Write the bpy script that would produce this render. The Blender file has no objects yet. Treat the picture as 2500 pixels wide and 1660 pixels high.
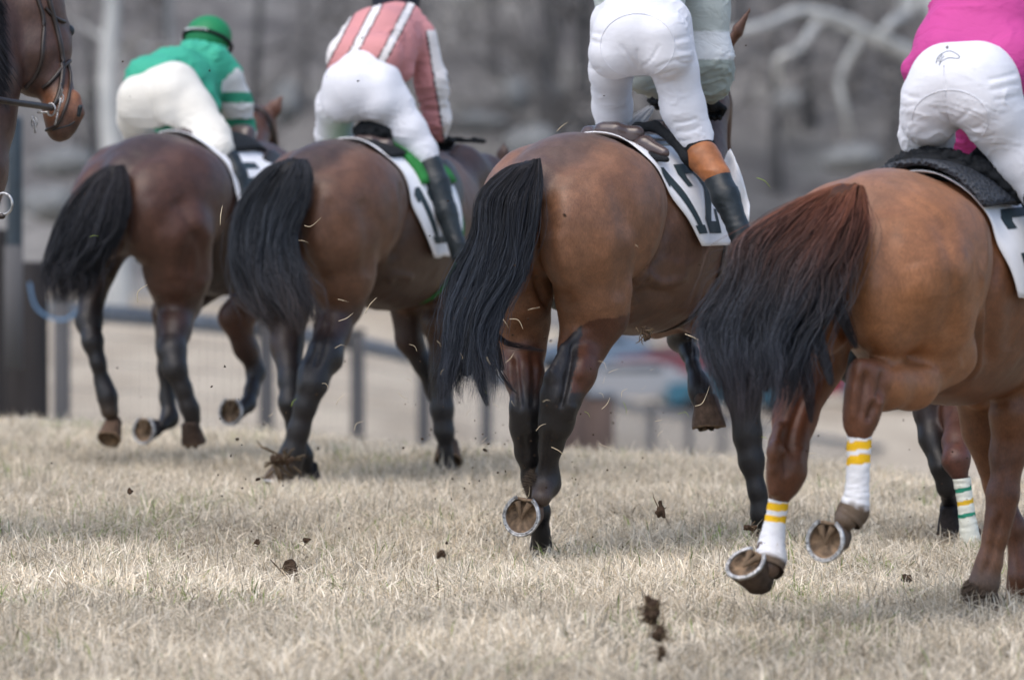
import bpy, bmesh, math, random
import numpy as np
from mathutils import Vector, Matrix
from mathutils.bvhtree import BVHTree
from mathutils.geometry import tessellate_polygon
rng = np.random.default_rng(7); random.seed(7)
S = bpy.context.scene
# ------------------------------------------------------------------ camera, world, sun, exposure
CAM_H, FPX, PITCH = 1.57, 20833.0, math.radians(1.375)
cam_d = bpy.data.cameras.new('camera'); cam = bpy.data.objects.new('camera', cam_d)
S.collection.objects.link(cam); S.camera = cam
cam.location = (0, 0, CAM_H); cam.rotation_euler = (math.pi/2 - PITCH, 0, 0)
cam_d.lens = 300; cam_d.sensor_width = 36; cam_d.clip_start = 0.5; cam_d.clip_end = 3000
cam_d.dof.use_dof = True; cam_d.dof.focus_distance = 30.2; cam_d.dof.aperture_fstop = 4.6
W = bpy.data.worlds.new('World'); S.world = W; W.use_nodes = True
wn = W.node_tree; bg = wn.nodes['Background']
sky = wn.nodes.new('ShaderNodeTexSky'); sky.sky_type = 'NISHITA'; sky.sun_disc = False
SUN_EL, SUN_ROT = math.radians(60), math.radians(215)
sky.sun_elevation = SUN_EL; sky.sun_rotation = SUN_ROT
sky.air_density = 1.0; sky.dust_density = 3.0; sky.ozone_density = 1.0
wn.links.new(sky.outputs[0], bg.inputs[0]); bg.inputs[1].default_value = 0.15
sd = bpy.data.lights.new('sun', 'SUN'); sun = bpy.data.objects.new('sun', sd); S.collection.objects.link(sun)
sd.energy = 0.8; sd.angle = math.radians(60); sd.color = (1.0, 0.96, 0.9)
to_sun = Vector((math.sin(SUN_ROT)*math.cos(SUN_EL), math.cos(SUN_ROT)*math.cos(SUN_EL), math.sin(SUN_EL)))
sun.rotation_euler = to_sun.to_track_quat('Z', 'Y').to_euler(); sun.location = (0, 0, 60)
S.view_settings.view_transform = 'Standard'; S.view_settings.look = 'None'
S.view_settings.exposure = 0.76; S.view_settings.gamma = 1

# ------------------------------------------------------------------ small helpers
def ray(px, py):
    x = (px-1250)/FPX; y = -(py-830)/FPX; c, s = math.cos(PITCH), math.sin(PITCH)
    return np.array([x, c + y*s, -s + y*c])
def at(px, py, D):
    d = ray(px, py); return np.array([0, 0, CAM_H]) + d*(D/d[1])
def tag(o, label=None, cat=None, group=None, kind=None):
    if label: o['label'] = label
    if cat: o['category'] = cat
    if group: o['group'] = group
    if kind: o['kind'] = kind
    return o
def empty(name, loc=(0, 0, 0), rz=0.0):
    o = bpy.data.objects.new(name, None); S.collection.objects.link(o)
    o.location = loc; o.rotation_euler = (0, 0, rz); o.empty_display_size = .1
    return o
def link(name, me, mat=None, parent=None):
    o = bpy.data.objects.new(name, me); S.collection.objects.link(o)
    if mat: me.materials.append(mat)
    if parent: o.parent = parent
    return o
def mk(name, V, faces, mat=None, parent=None, smooth=True, col=None):
    """faces: list of int arrays (n,3)/(n,4)"""
    V = np.asarray(V, np.float32)
    if not isinstance(faces, list): faces = [faces]
    faces = [np.asarray(f, np.int32) for f in faces if len(f)]
    me = bpy.data.meshes.new(name)
    me.vertices.add(len(V)); me.vertices.foreach_set('co', V.ravel())
    lv = np.concatenate([f.ravel() for f in faces]); tot = np.concatenate([np.full(len(f), f.shape[1], np.int32) for f in faces])
    st = np.concatenate([[0], np.cumsum(tot)[:-1]]).astype(np.int32)
    me.loops.add(len(lv)); me.loops.foreach_set('vertex_index', lv)
    me.polygons.add(len(tot)); me.polygons.foreach_set('loop_start', st); me.polygons.foreach_set('loop_total', tot)
    me.update(calc_edges=True)
    if smooth: me.polygons.foreach_set('use_smooth', np.ones(len(tot), bool))
    if col is not None:
        a = me.color_attributes.new('Col', 'FLOAT_COLOR', 'POINT')
        c = np.ones((len(V), 4), np.float32); c[:, :3] = col; a.data.foreach_set('color', c.ravel())
    return link(name, me, mat, parent)

# value noise in numpy
_T = rng.random((64, 64, 64)).astype(np.float32)
def vnoise(P, f=1.0):
    Q = np.asarray(P, np.float32)*f + 1000.0; I = np.floor(Q).astype(int); t = Q - I; t = t*t*(3-2*t); I &= 63; J = (I+1) & 63
    x0, y0, z0 = I[..., 0], I[..., 1], I[..., 2]; x1, y1, z1 = J[..., 0], J[..., 1], J[..., 2]
    tx, ty, tz = t[..., 0], t[..., 1], t[..., 2]
    a = _T[x0, y0, z0]*(1-tx)+_T[x1, y0, z0]*tx; b = _T[x0, y1, z0]*(1-tx)+_T[x1, y1, z0]*tx
    c = _T[x0, y0, z1]*(1-tx)+_T[x1, y0, z1]*tx; d = _T[x0, y1, z1]*(1-tx)+_T[x1, y1, z1]*tx
    return (a*(1-ty)+b*ty)*(1-tz) + (c*(1-ty)+d*ty)*tz
def fbm(P, f=1.0, o=4):
    s = 0; a = .5; tot = 0
    for i in range(o): s = s + a*vnoise(P, f*2**i); tot += a; a *= .5
    return s/tot

# ------------------------------------------------------------------ materials
def newmat(name, rough=.6, spec=.3, col=(.5, .5, .5), metal=0):
    m = bpy.data.materials.new(name); m.use_nodes = True; b = m.node_tree.nodes['Principled BSDF']
    b.inputs['Base Color'].default_value = (*col, 1); b.inputs['Roughness'].default_value = rough
    b.inputs['Specular IOR Level'].default_value = spec; b.inputs['Metallic'].default_value = metal
    return m, m.node_tree, b
def noise(nt, scale, detail=4, rough=.55, stretch=None, dist=0):
    tc = nt.nodes.new('ShaderNodeTexCoord'); n = nt.nodes.new('ShaderNodeTexNoise')
    n.inputs['Scale'].default_value = scale; n.inputs['Detail'].default_value = detail; n.inputs['Roughness'].default_value = rough
    n.inputs['Distortion'].default_value = dist
    if stretch:
        mp = nt.nodes.new('ShaderNodeMapping'); mp.inputs['Scale'].default_value = stretch
        nt.links.new(tc.outputs['Object'], mp.inputs[0]); nt.links.new(mp.outputs[0], n.inputs['Vector'])
    else: nt.links.new(tc.outputs['Object'], n.inputs['Vector'])
    return n.outputs['Fac']
def ramp(nt, fac, stops):
    r = nt.nodes.new('ShaderNodeValToRGB'); e = r.color_ramp.elements
    while len(e) < len(stops): e.new(.5)
    for i, (p, c) in enumerate(stops): e[i].position = p; e[i].color = (*c, 1) if len(c) == 3 else c
    nt.links.new(fac, r.inputs[0]); return r.outputs[0]
def mul(nt, a, b, fac=1.0, mode='MULTIPLY'):
    m = nt.nodes.new('ShaderNodeMix'); m.data_type = 'RGBA'; m.blend_type = mode; m.inputs[0].default_value = fac
    for i, v in ((6, a), (7, b)):
        if isinstance(v, tuple): m.inputs[i].default_value = (*v, 1)
        else: nt.links.new(v, m.inputs[i])
    return m.outputs[2]
def bump(nt, b, h, strength, dist, prev=None):
    n = nt.nodes.new('ShaderNodeBump'); n.inputs['Strength'].default_value = strength; n.inputs['Distance'].default_value = dist
    nt.links.new(h, n.inputs['Height'])
    if prev: nt.links.new(prev, n.inputs['Normal'])
    nt.links.new(n.outputs[0], b.inputs['Normal']); return n.outputs[0]
def attr(nt):
    a = nt.nodes.new('ShaderNodeAttribute'); a.attribute_name = 'Col'; return a.outputs['Color']
def vmat(name, rough, spec, var=.25, vs=12, bs=None, bstr=.3, bd=.003, stretch=None, sheen=0, extra=None):
    m, nt, b = newmat(name, rough, spec)
    c = mul(nt, attr(nt), ramp(nt, noise(nt, vs, 6, .65), [(.25, (1-var,)*3), (.75, (1+var*.6,)*3)]))
    if extra: c = extra(nt, c)
    nt.links.new(c, b.inputs['Base Color'])
    if bs: bump(nt, b, noise(nt, bs, 5, .6, stretch), bstr, bd)
    b.inputs['Sheen Weight'].default_value = sheen
    return m
def plain(name, col, rough=.6, spec=.3, var=.2, vs=20, bs=None, bstr=.3, bd=.003, metal=0, stretch=None):
    m, nt, b = newmat(name, rough, spec, col, metal)
    c = mul(nt, col, ramp(nt, noise(nt, vs, 6, .6, stretch), [(.3, (1-var,)*3), (.7, (1+var*.5,)*3)]))
    nt.links.new(c, b.inputs['Base Color'])
    if bs: bump(nt, b, noise(nt, bs, 5, .6, stretch), bstr, bd)
    return m
def coat_extra(nt, c):      # short hair flecks, faint dirt specks
    c = mul(nt, c, ramp(nt, noise(nt, 230, 3, .7, (1, 1, .25)), [(.3, (.72,)*3), (.7, (1.22,)*3)]))
    c = mul(nt, c, ramp(nt, noise(nt, 7, 6, .72, None, .8), [(.32, (.72, .70, .69)), (.66, (1.2, 1.17, 1.12))]))
    c = mul(nt, c, ramp(nt, noise(nt, 85, 4, .8), [(.645, (1, 1, 1)), (.70, (.5, .42, .36))]))
    c = mul(nt, c, ramp(nt, noise(nt, 95, 3, .8, (1, 1.3, .8)), [(.70, (0, 0, 0)), (.76, (.12, .10, .07))]), 1, 'ADD')
    return c
M = {}
M['coat'] = vmat('horse_coat', .46, .42, .18, 30, 170, .55, .0022, (1, 1, .35), .0, coat_extra)
M['hair'] = vmat('horse_hair', .6, .22, .25, 60)
M['hoof'] = vmat('hoof_horn', .7, .2, .5, 45, 60, .9, .004)
M['steel'] = plain('shoe_steel', (.50, .50, .50), .42, .5, .75, 55, 90, .7, .003, .7)
def cloth(name, col, wr=.004, wscale=9, rough=.75):
    m, nt, b = newmat(name, rough, .2, col)
    b.inputs['Sheen Weight'].default_value = .15
    c = mul(nt, col, ramp(nt, noise(nt, 14, 5, .6), [(.3, (.93,)*3), (.7, (1.03,)*3)]))
    sp = ramp(nt, noise(nt, 55, 3, .8), [(.70, (1, 1, 1)), (.78, (.45, .38, .3))])
    c = mul(nt, c, sp, .35); nt.links.new(c, b.inputs['Base Color'])
    p = bump(nt, b, noise(nt, wscale, 3, .5, (1, 1, 2.6), 1.2), .14, wr)
    bump(nt, b, noise(nt, 500, 2, .5), .12, .001, p)
    return m
M['white'] = cloth('white_breeches', (.70, .715, .77), .012)
M['cream'] = cloth('cream_breeches', (.68, .665, .61), .012)
def vcloth(name, wr=.012, wscale=8, rough=.7):
    m, nt, b = newmat(name, rough, .25); c = attr(nt); nt.links.new(c, b.inputs['Base Color'])
    bump(nt, b, noise(nt, wscale, 3, .5, (1, 1, 1.8), 1.4), .8, wr); return m
M['silk'] = vcloth('jockey_silk')
M['numcloth'] = plain('number_cloth', (.86, .87, .90), .7, .2, .05, 12, 14, .4, .006)
M['digit'] = plain('number_print', (.035, .055, .065), .6, .3, .15, 40)
M['boot'] = plain('boot_leather', (.016, .023, .028), .46, .4, .4, 20, 16, .5, .006)
M['tan'] = plain('tan_leather', (.36, .135, .05), .45, .4, .35, 22, 24, .5, .004)
M['black'] = plain('black_fabric', (.014, .016, .019), .8, .2, .3, 60, 140, .9, .004)
M['leather'] = plain('tack_leather', (.028, .02, .017), .38, .5, .4, 30, 60, .3, .002)
M['saddle'] = plain('saddle_leather', (.075, .052, .05), .22, .6, .3, 10)
M['green'] = plain('green_pad', (.03, .2, .05), .8, .2)
M['skin'] = plain('skin', (.52, .33, .25), .5, .3, .1)
M['hairp'] = plain('person_hair', (.10, .05, .025), .6, .3, .4, 60, 90, .8, .006)
def band_extra(nt, c):
    return mul(nt, c, ramp(nt, noise(nt, 38, 5, .75, None, .5), [(.60, (1, 1, 1)), (.72, (.42, .34, .25))]), .8)
M['bandage'] = vmat('leg_bandage', .8, .15, .08, 40, 90, .6, .003, (1, 1, 3), 0, band_extra)
M['dirt'] = plain('dirt', (.075, .05, .034), .95, .1, .6, 40, 120, 1, .006)
M['taupe'] = plain('saddle_flap', (.20, .18, .155), .6, .3, .2)

# ------------------------------------------------------------------ implicit surface modelling
class Cap:
    def __init__(s, a, b, ra, rb, k=.03, ca=None, cb=None, sq=None, sub=False):
        s.a, s.b, s.ra, s.rb, s.k, s.sub = np.array(a, float), np.array(b, float), ra, rb, k, sub
        s.ca = ca; s.cb = cb if cb is not None else ca; s.sq = sq
        R = max(ra, rb)*(max(1, sq[1]) if sq else 1)
        s.lo = np.minimum(s.a, s.b)-R; s.hi = np.maximum(s.a, s.b)+R
    def ev(s, P):
        ab = s.b-s.a; L = max(ab@ab, 1e-9); q = P-s.a; t = np.clip(q@ab/L, 0, 1)
        v = q - t[..., None]*ab; r = s.ra+(s.rb-s.ra)*t
        if s.sq is not None:
            ax = np.array(s.sq[0], float); ax /= np.linalg.norm(ax); f = s.sq[1]
            c = v@ax; v = v + (c*(1/f-1))[..., None]*ax
            d = (np.sqrt((v*v).sum(-1))-r)*min(1, f)
        else: d = np.sqrt((v*v).sum(-1))-r
        return d, t
class Ell:
    def __init__(s, c, r, k=.05, ca=None, rot=None, sub=False):
        s.c, s.r, s.k, s.ca, s.cb, s.sub = np.array(c, float), np.array(r, float), k, ca, ca, sub
        s.R = np.array(rot) if rot is not None else None; R = max(r) if rot is not None else s.r
        s.lo = s.c-R; s.hi = s.c+R
    def ev(s, P):
        q = P-s.c
        if s.R is not None: q = q@s.R
        a = q/s.r; k0 = np.sqrt((a*a).sum(-1)); b = a/s.r; k1 = np.sqrt((b*b).sum(-1))+1e-9
        return k0*(k0-1)/k1, np.zeros(P.shape[:-1])
class Grp:
    def __init__(s, prims, k=.025):
        s.p = [p for p in prims]; s.k = k; s.sub = False; pos = [p for p in s.p if not p.sub]
        s.lo = np.min([p.lo for p in pos], 0); s.hi = np.max([p.hi for p in pos], 0); s.ca = s.p[0].ca; s.cb = None
    def ev(s, P):
        F = None
        for p in s.p:
            d = p.ev(P)[0]
            if F is None: F = d
            else: w = np.clip(.5+.5*(F-d)/p.k, 0, 1); F = F*(1-w)+d*w-p.k*w*(1-w)
        return F, 0
def flat(prims):
    out = []
    for p in prims: out += p.p if isinstance(p, Grp) else [p]
    return out
def rotm(rx=0, ry=0, rz=0):
    from mathutils import Euler
    return np.array(Euler((math.radians(rx), math.radians(ry), math.radians(rz))).to_matrix())
def sdf_mesh(prims, h, smooth=2):
    pos = [p for p in prims if not p.sub]
    lo = np.min([p.lo for p in pos], 0)-3*h-.01; hi = np.max([p.hi for p in pos], 0)+3*h+.01
    n = np.ceil((hi-lo)/h).astype(int)+1; ax = [lo[i]+h*np.arange(n[i]) for i in range(3)]
    F = np.full(n, 1.0, np.float32)
    for p in prims:
        m = p.k+3*h
        i0 = np.maximum(0, np.floor((p.lo-m-lo)/h).astype(int)); i1 = np.minimum(n, np.ceil((p.hi+m-lo)/h).astype(int)+1)
        if (i1 <= i0).any(): continue
        sl = tuple(slice(a, b) for a, b in zip(i0, i1))
        G = np.stack(np.meshgrid(*[ax[i][sl[i]] for i in range(3)], indexing='ij'), -1)
        d = p.ev(G)[0]; f = F[sl]; k = p.k
        if p.sub:
            w = np.clip(.5-.5*(f+d)/k, 0, 1); F[sl] = f*(1-w)-d*w + k*w*(1-w)
        else:
            w = np.clip(.5+.5*(f-d)/k, 0, 1); F[sl] = f*(1-w)+d*w - k*w*(1-w)
    ins = F < 0; c = np.zeros(n-1, np.int8)
    for dx in (0, 1):
        for dy in (0, 1):
            for dz in (0, 1): c += ins[dx:n[0]-1+dx, dy:n[1]-1+dy, dz:n[2]-1+dz]
    I = np.argwhere((c > 0) & (c < 8)); idx = -np.ones(n-1, np.int32); idx[tuple(I.T)] = np.arange(len(I))
    acc = np.zeros((len(I), 3)); cnt = np.zeros(len(I))
    cor = [(x, y, z) for x in (0, 1) for y in (0, 1) for z in (0, 1)]
    for a in cor:
        for e in range(3):
            if a[e]: continue
            b = list(a); b[e] = 1
            fa = F[tuple((I+a).T)]; fb = F[tuple((I+b).T)]; m = (fa < 0) != (fb < 0)
            t = np.where(m, fa/np.where(m, fa-fb, 1), 0); pt = np.repeat(np.array([a], float), len(I), 0); pt[:, e] = t
            acc[m] += pt[m]; cnt[m] += 1
    V = lo + h*(I + acc/cnt[:, None]); Q = []
    for e in range(3):
        s0 = [slice(None)]*3; s1 = [slice(None)]*3; s0[e] = slice(0, -1); s1[e] = slice(1, None)
        A = ins[tuple(s0)]; B = ins[tuple(s1)]; u, v = (e+1) % 3, (e+2) % 3
        for flip, mask in ((0, A & ~B), (1, ~A & B)):
            E = np.argwhere(mask); E = E[(E[:, u] > 0) & (E[:, v] > 0) & (E[:, u] < n[u]-1) & (E[:, v] < n[v]-1)]
            du = np.zeros(3, int); du[u] = 1; dv = np.zeros(3, int); dv[v] = 1
            q = np.stack([idx[tuple((E-du-dv).T)], idx[tuple((E-dv).T)], idx[tuple(E.T)], idx[tuple((E-du).T)]], 1)
            Q.append(q[:, ::-1] if flip else q)
    Q = np.concatenate(Q); Q = Q[(Q >= 0).all(1)]
    ed = np.concatenate([Q[:, [0, 1]], Q[:, [1, 2]], Q[:, [2, 3]], Q[:, [3, 0]]])
    for _ in range(smooth):
        s = np.zeros_like(V); w = np.zeros(len(V))
        for a, b in ((0, 1), (1, 0)):
            for k in range(3): s[:, k] += np.bincount(ed[:, a], V[ed[:, b], k], len(V))
            w += np.bincount(ed[:, a], minlength=len(V))
        V = V*.4 + .6*s/np.maximum(w, 1)[:, None]
    return V, Q
def vcolors(prims, V, soft=.012):
    prims = flat(prims)
    D = []; C = []
    for p in prims:
        if p.sub or p.ca is None: continue
        d, t = p.ev(V); D.append(d); C.append(np.array(p.ca)[None]*(1-t[:, None]) + np.array(p.cb)[None]*t[:, None])
    D = np.array(D); D -= D.min(0); w = np.exp(-D/soft); w /= w.sum(0)
    return (w[..., None]*np.array(C)).sum(0)
def vnormals(V, Q):
    a = V[Q[:, 2]]-V[Q[:, 0]]; b = V[Q[:, 3]]-V[Q[:, 1]]; n = np.cross(a, b); N = np.zeros_like(V)
    for j in range(4):
        for k in range(3): N[:, k] += np.bincount(Q[:, j], n[:, k], len(V))
    return N/np.maximum(np.linalg.norm(N, axis=1), 1e-12)[:, None]
def sdf_obj(name, prims, h, mat, parent, colfn=None, disp=None, soft=.012, smooth=2):
    V, Q = sdf_mesh(prims, h, smooth)
    col = None
    if prims[0].ca is not None: col = vcolors(prims, V, soft)
    if colfn: col = colfn(V, col)
    if disp: V = V + vnormals(V, Q)*disp(V)[:, None]
    return mk(name, V, Q, mat, parent, True, col)
def tube(pts, r, seg=6, cap=True):
    """single tube; r scalar or list -> V, Q list"""
    P = np.array(pts, float); n = len(P); r = np.broadcast_to(np.array(r, float), (n,))
    T = np.gradient(P, axis=0); T /= np.linalg.norm(T, axis=1)[:, None]+1e-9
    up = np.array([.31, .17, .93]); U = np.cross(T, up); U /= np.linalg.norm(U, axis=1)[:, None]+1e-9; B = np.cross(T, U)
    a = np.linspace(0, 2*np.pi, seg, endpoint=False)
    V = (P[:, None]+r[:, None, None]*(np.cos(a)[None, :, None]*U[:, None]+np.sin(a)[None, :, None]*B[:, None])).reshape(-1, 3)
    i = np.arange(n-1)[:, None]*seg; j = np.arange(seg)[None]; k = (j+1) % seg
    Q = np.stack([i+j, i+k, i+seg+k, i+seg+j], -1).reshape(-1, 4)
    return V, Q
class MB:
    def __init__(s): s.V = []; s.Q = []; s.T = []; s.n = 0
    def add(s, V, Q=(), T=()):
        V = np.asarray(V, float)
        if len(Q): s.Q.append(np.asarray(Q)+s.n)
        if len(T): s.T.append(np.asarray(T)+s.n)
        s.V.append(V); s.n += len(V); return s
    def tube(s, pts, r, seg=6):
        V, Q = tube(pts, r, seg); s.add(V, Q)
        n = len(V); s.Q.append(np.array([[s.n-n+0, s.n-n+seg-1, s.n-n+2*seg//3, s.n-n+seg//3]])) if seg > 4 else None
        return s
    def box(s, c, sz, R=None):
        c = np.array(c, float); h = np.array(sz, float)/2
        V = np.array([[x, y, z] for x in (-1, 1) for y in (-1, 1) for z in (-1, 1)])*h
        if R is not None: V = V@np.array(R).T
        Q = [[0, 1, 3, 2], [4, 6, 7, 5], [0, 4, 5, 1], [2, 3, 7, 6], [0, 2, 6, 4], [1, 5, 7, 3]]
        return s.add(V+c, Q)
    def build(s, name, mat, parent=None, smooth=True, col=None):
        fs = []
        if s.Q: fs.append(np.concatenate(s.Q))
        if s.T: fs.append(np.concatenate(s.T))
        return mk(name, np.concatenate(s.V), fs, mat, parent, smooth, col)

# ------------------------------------------------------------------ a horse's own frame
class Frame:
    def __init__(s, px, D, deg, name='horse'):
        s.th = math.radians(deg); s.D = D; s.px = px; s.o = np.array([(px-1250)/FPX*D, D, 0])
        s.f = np.array([math.sin(s.th), math.cos(s.th), 0]); s.l = np.array([-math.cos(s.th), math.sin(s.th), 0])
        s.R = np.stack([s.f, s.l, np.array([0, 0, 1.])])       # world->local
        s.root = empty(name, s.o, math.pi/2-s.th); s.sc = FPX/D
    def loc(s, w): return s.R@(np.asarray(w)-s.o)
    def dirl(s, v): return s.R@np.array(v, float)              # v in (right, away, up) world
    def J(s, px, py, sf):
        d = ray(px, py); C = np.array([0, 0, CAM_H]); t = (sf-(C-s.o)@s.f)/(d@s.f); return s.loc(C+t*d)
    def pt(s, q):   # ('L',x,y,z) local or (px,py,s)
        return np.array(q[1:4], float) if q[0] == 'L' else s.J(q[0], q[1], q[2])
    def r(s, rp, local=False): return rp/s.sc
    def chain(s, pts, k=.03, cols=None, sq=None, grow=0):
        """pts: (px,py,s,r_px) or ('L',x,y,z,r_m)"""
        P = [s.pt(p) for p in pts]; R = [(p[4] if p[0] == 'L' else p[3]/s.sc)+grow for p in pts]
        n = len(P); out = []
        if cols is None: cols = [None]*n
        elif not isinstance(cols, list): cols = [cols]*n
        for i in range(n-1): out.append(Cap(P[i], P[i+1], R[i], R[i+1], k, cols[i], cols[i+1], sq))
        return out

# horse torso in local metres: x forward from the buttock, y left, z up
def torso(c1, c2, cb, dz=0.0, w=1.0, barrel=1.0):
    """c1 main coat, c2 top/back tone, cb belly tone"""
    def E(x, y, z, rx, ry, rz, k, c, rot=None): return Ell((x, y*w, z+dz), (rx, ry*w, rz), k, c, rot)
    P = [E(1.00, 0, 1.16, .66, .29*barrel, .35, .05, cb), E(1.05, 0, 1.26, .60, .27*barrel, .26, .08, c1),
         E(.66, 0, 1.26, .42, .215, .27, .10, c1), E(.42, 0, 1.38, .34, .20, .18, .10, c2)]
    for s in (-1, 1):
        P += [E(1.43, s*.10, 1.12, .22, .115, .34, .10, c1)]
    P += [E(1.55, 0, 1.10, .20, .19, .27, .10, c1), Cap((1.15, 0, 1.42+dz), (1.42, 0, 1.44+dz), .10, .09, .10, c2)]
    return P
def haunch(side, thigh, dz, w, c1, c2):
    s = -1 if side == 'R' else 1
    def E(x, y, z, rx, ry, rz, k, c, rot=None): return Ell((x, y*w, z+dz), (rx, ry*w, rz), k, c, rot)
    return [E(.40, s*.150, 1.27, .31, .182, .26, .08, c1, rotm(0, -12, 0)), E(.16, s*.118, 1.21, .17, .135, .23, .08, c1), E(.56, s*.19, 1.34, .09, .06, .08, .09, c2)] + thigh
def crease(F, pts, k=.03):
    cc = F.chain(pts, k)
    for p in cc: p.sub = True
    return cc

def hoof(F, parent, px, py, sf, n_view, toe_view, wpx, coln=(.16, .10, .07), shoe=True, hgt=.085, sole=(.32, .22, .14)):
    """sole centre at pixel, n = direction the sole looks, toe = towards the toe; both (right, up, toward camera)"""
    c = F.J(px, py, sf); conv = lambda v: F.dirl((v[0], -v[2], v[1]))
    n = conv(n_view); n /= np.linalg.norm(n); t = conv(toe_view); t -= n*(t@n); t /= np.linalg.norm(t); l = np.cross(n, t)
    a = wpx/2/F.sc; b = a*1.08; N = 28; th = np.linspace(0, 2*np.pi, N, endpoint=False)
    def ring(sc, up, back=0, sq=1.0, dip=0):
        X = a*sc*np.sin(th)*(1-.12*np.clip(-np.cos(th), 0, 1)); Y = b*sc*np.cos(th)*sq
        Y = np.where(Y < -b*.82*sc, -b*.82*sc, Y)
        return c + np.outer(X, l) + np.outer(Y-back, t) - n*up
    rings = [ring(.04, .020, .02), ring(.35, .021, .005), ring(.66, .018), ring(.80, .010), ring(.84, 0), ring(1.0, 0), ring(1.0, .008), ring(.92, hgt*.35, .006), ring(.82, hgt*.7, .012),
             ring(.74, hgt*.95, .017), ring(.70, hgt*1.15, .018), ring(.5, hgt*1.3, .024), ring(.05, hgt*1.32, .024)]
    V = np.concatenate(rings); i = np.arange(len(rings)-1)[:, None]*N; j = np.arange(N)[None]; k = (j+1) % N
    Q = np.stack([i+j, i+k, i+N+k, i+N+j], -1).reshape(-1, 4)
    col = np.zeros((len(V), 3)); col[:4*N] = sole; col[4*N:9*N] = coln; col[9*N:] = np.array(coln)*.6
    col[4*N:6*N] = np.array(sole)*.8
    nz_ = np.clip((fbm(V, 60, 3)-.40)*6, 0, 1)[:, None]; col[:5*N] = col[:5*N]*(1-nz_[:5*N]*.75)+np.array((.07, .05, .035))*nz_[:5*N]*.75; col[5*N:] *= (.55+.9*fbm(V[5*N:], 30, 3))[:, None]
    V = V + (fbm(V, 55, 3)[:, None]-.5)*.012
    h = mk('hoof', V, Q, M['hoof'], parent, True, col)
    # frog: a V-shaped ridge on the sole
    fr = MB()
    for sgn in (-1, 1):
        fr.tube([c+t*.015+n*.000, c-t*b*.25+l*sgn*a*.16+n*.003, c-t*b*.62+l*sgn*a*.34+n*.004], [.004, .009, .013], 8)
    fr.build('frog', M['hoof'], h, True, np.tile(np.array(sole)*.55, (48, 1)))
    if shoe:
        m = 30; ph = np.linspace(math.radians(-150), math.radians(150), m); prof = [(.84, -.001), (.84, .008), (.89, .010), (.91, .006), (.935, .006), (.95, .010), (1.02, .008), (1.03, -.001)]
        VV = []
        for p in ph:
            for (s_, u_) in prof:
                X = a*s_*math.sin(p)*(1-.10*max(0, -math.cos(p))); Y = b*s_*math.cos(p)
                VV.append(c+l*X+t*Y+n*u_)
        kx = len(prof); Q = [[i*kx+j, i*kx+(j+1) % kx, (i+1)*kx+(j+1) % kx, (i+1)*kx+j] for i in range(m-1) for j in range(kx)]
        Q += [[0, 1, 2, 3], [0, 3, 4, 7], [4, 5, 6, 7]]; o = (m-1)*kx; Q += [[o+3, o+2, o+1, o], [o+7, o+4, o+3, o], [o+7, o+6, o+5, o+4]]
        sh = mk('horseshoe', np.array(VV), np.array(Q), M['steel'], h, False)
        for p in (-75, -52, -30, 30, 52, 75):
            p = math.radians(p); q = c+l*a*.922*math.sin(p)+t*b*.922*math.cos(p)+n*.0075
            MB().box(q, (.0055, .0055, .004)).build('nail', M['leather'], sh, False)
    return h

# ------------------------------------------------------------------ hair
def strands(P, r, cols, name, mat, parent):
    """P (N,M,3) strand points, r (N,) radius, cols (N,M,3)"""
    N, m, _ = P.shape; T = np.gradient(P, axis=1); T /= np.linalg.norm(T, axis=2)[..., None]+1e-9
    U = np.cross(T, rng.normal(size=(N, 1, 3))); U /= np.linalg.norm(U, axis=2)[..., None]+1e-9; B = np.cross(T, U)
    tt = np.linspace(0, 1, m); rr = r[:, None]*np.clip(1.25-tt[None]**2.5*1.15, .12, 1)
    ring = [P+rr[..., None]*(math.cos(a)*U+math.sin(a)*B) for a in (0, 2.094, 4.189)]
    V = np.stack(ring, 2).reshape(-1, 3)
    b = (np.arange(N)[:, None, None]*m+np.arange(m-1)[None, :, None])*3; j = np.arange(3)[None, None]; k = (j+1) % 3
    Q = np.stack([b+j, b+k, b+3+k, b+3+j], -1).reshape(-1, 4)
    return mk(name, V, Q, mat, parent, True, np.repeat(cols.reshape(-1, 3), 3, 0))
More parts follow.
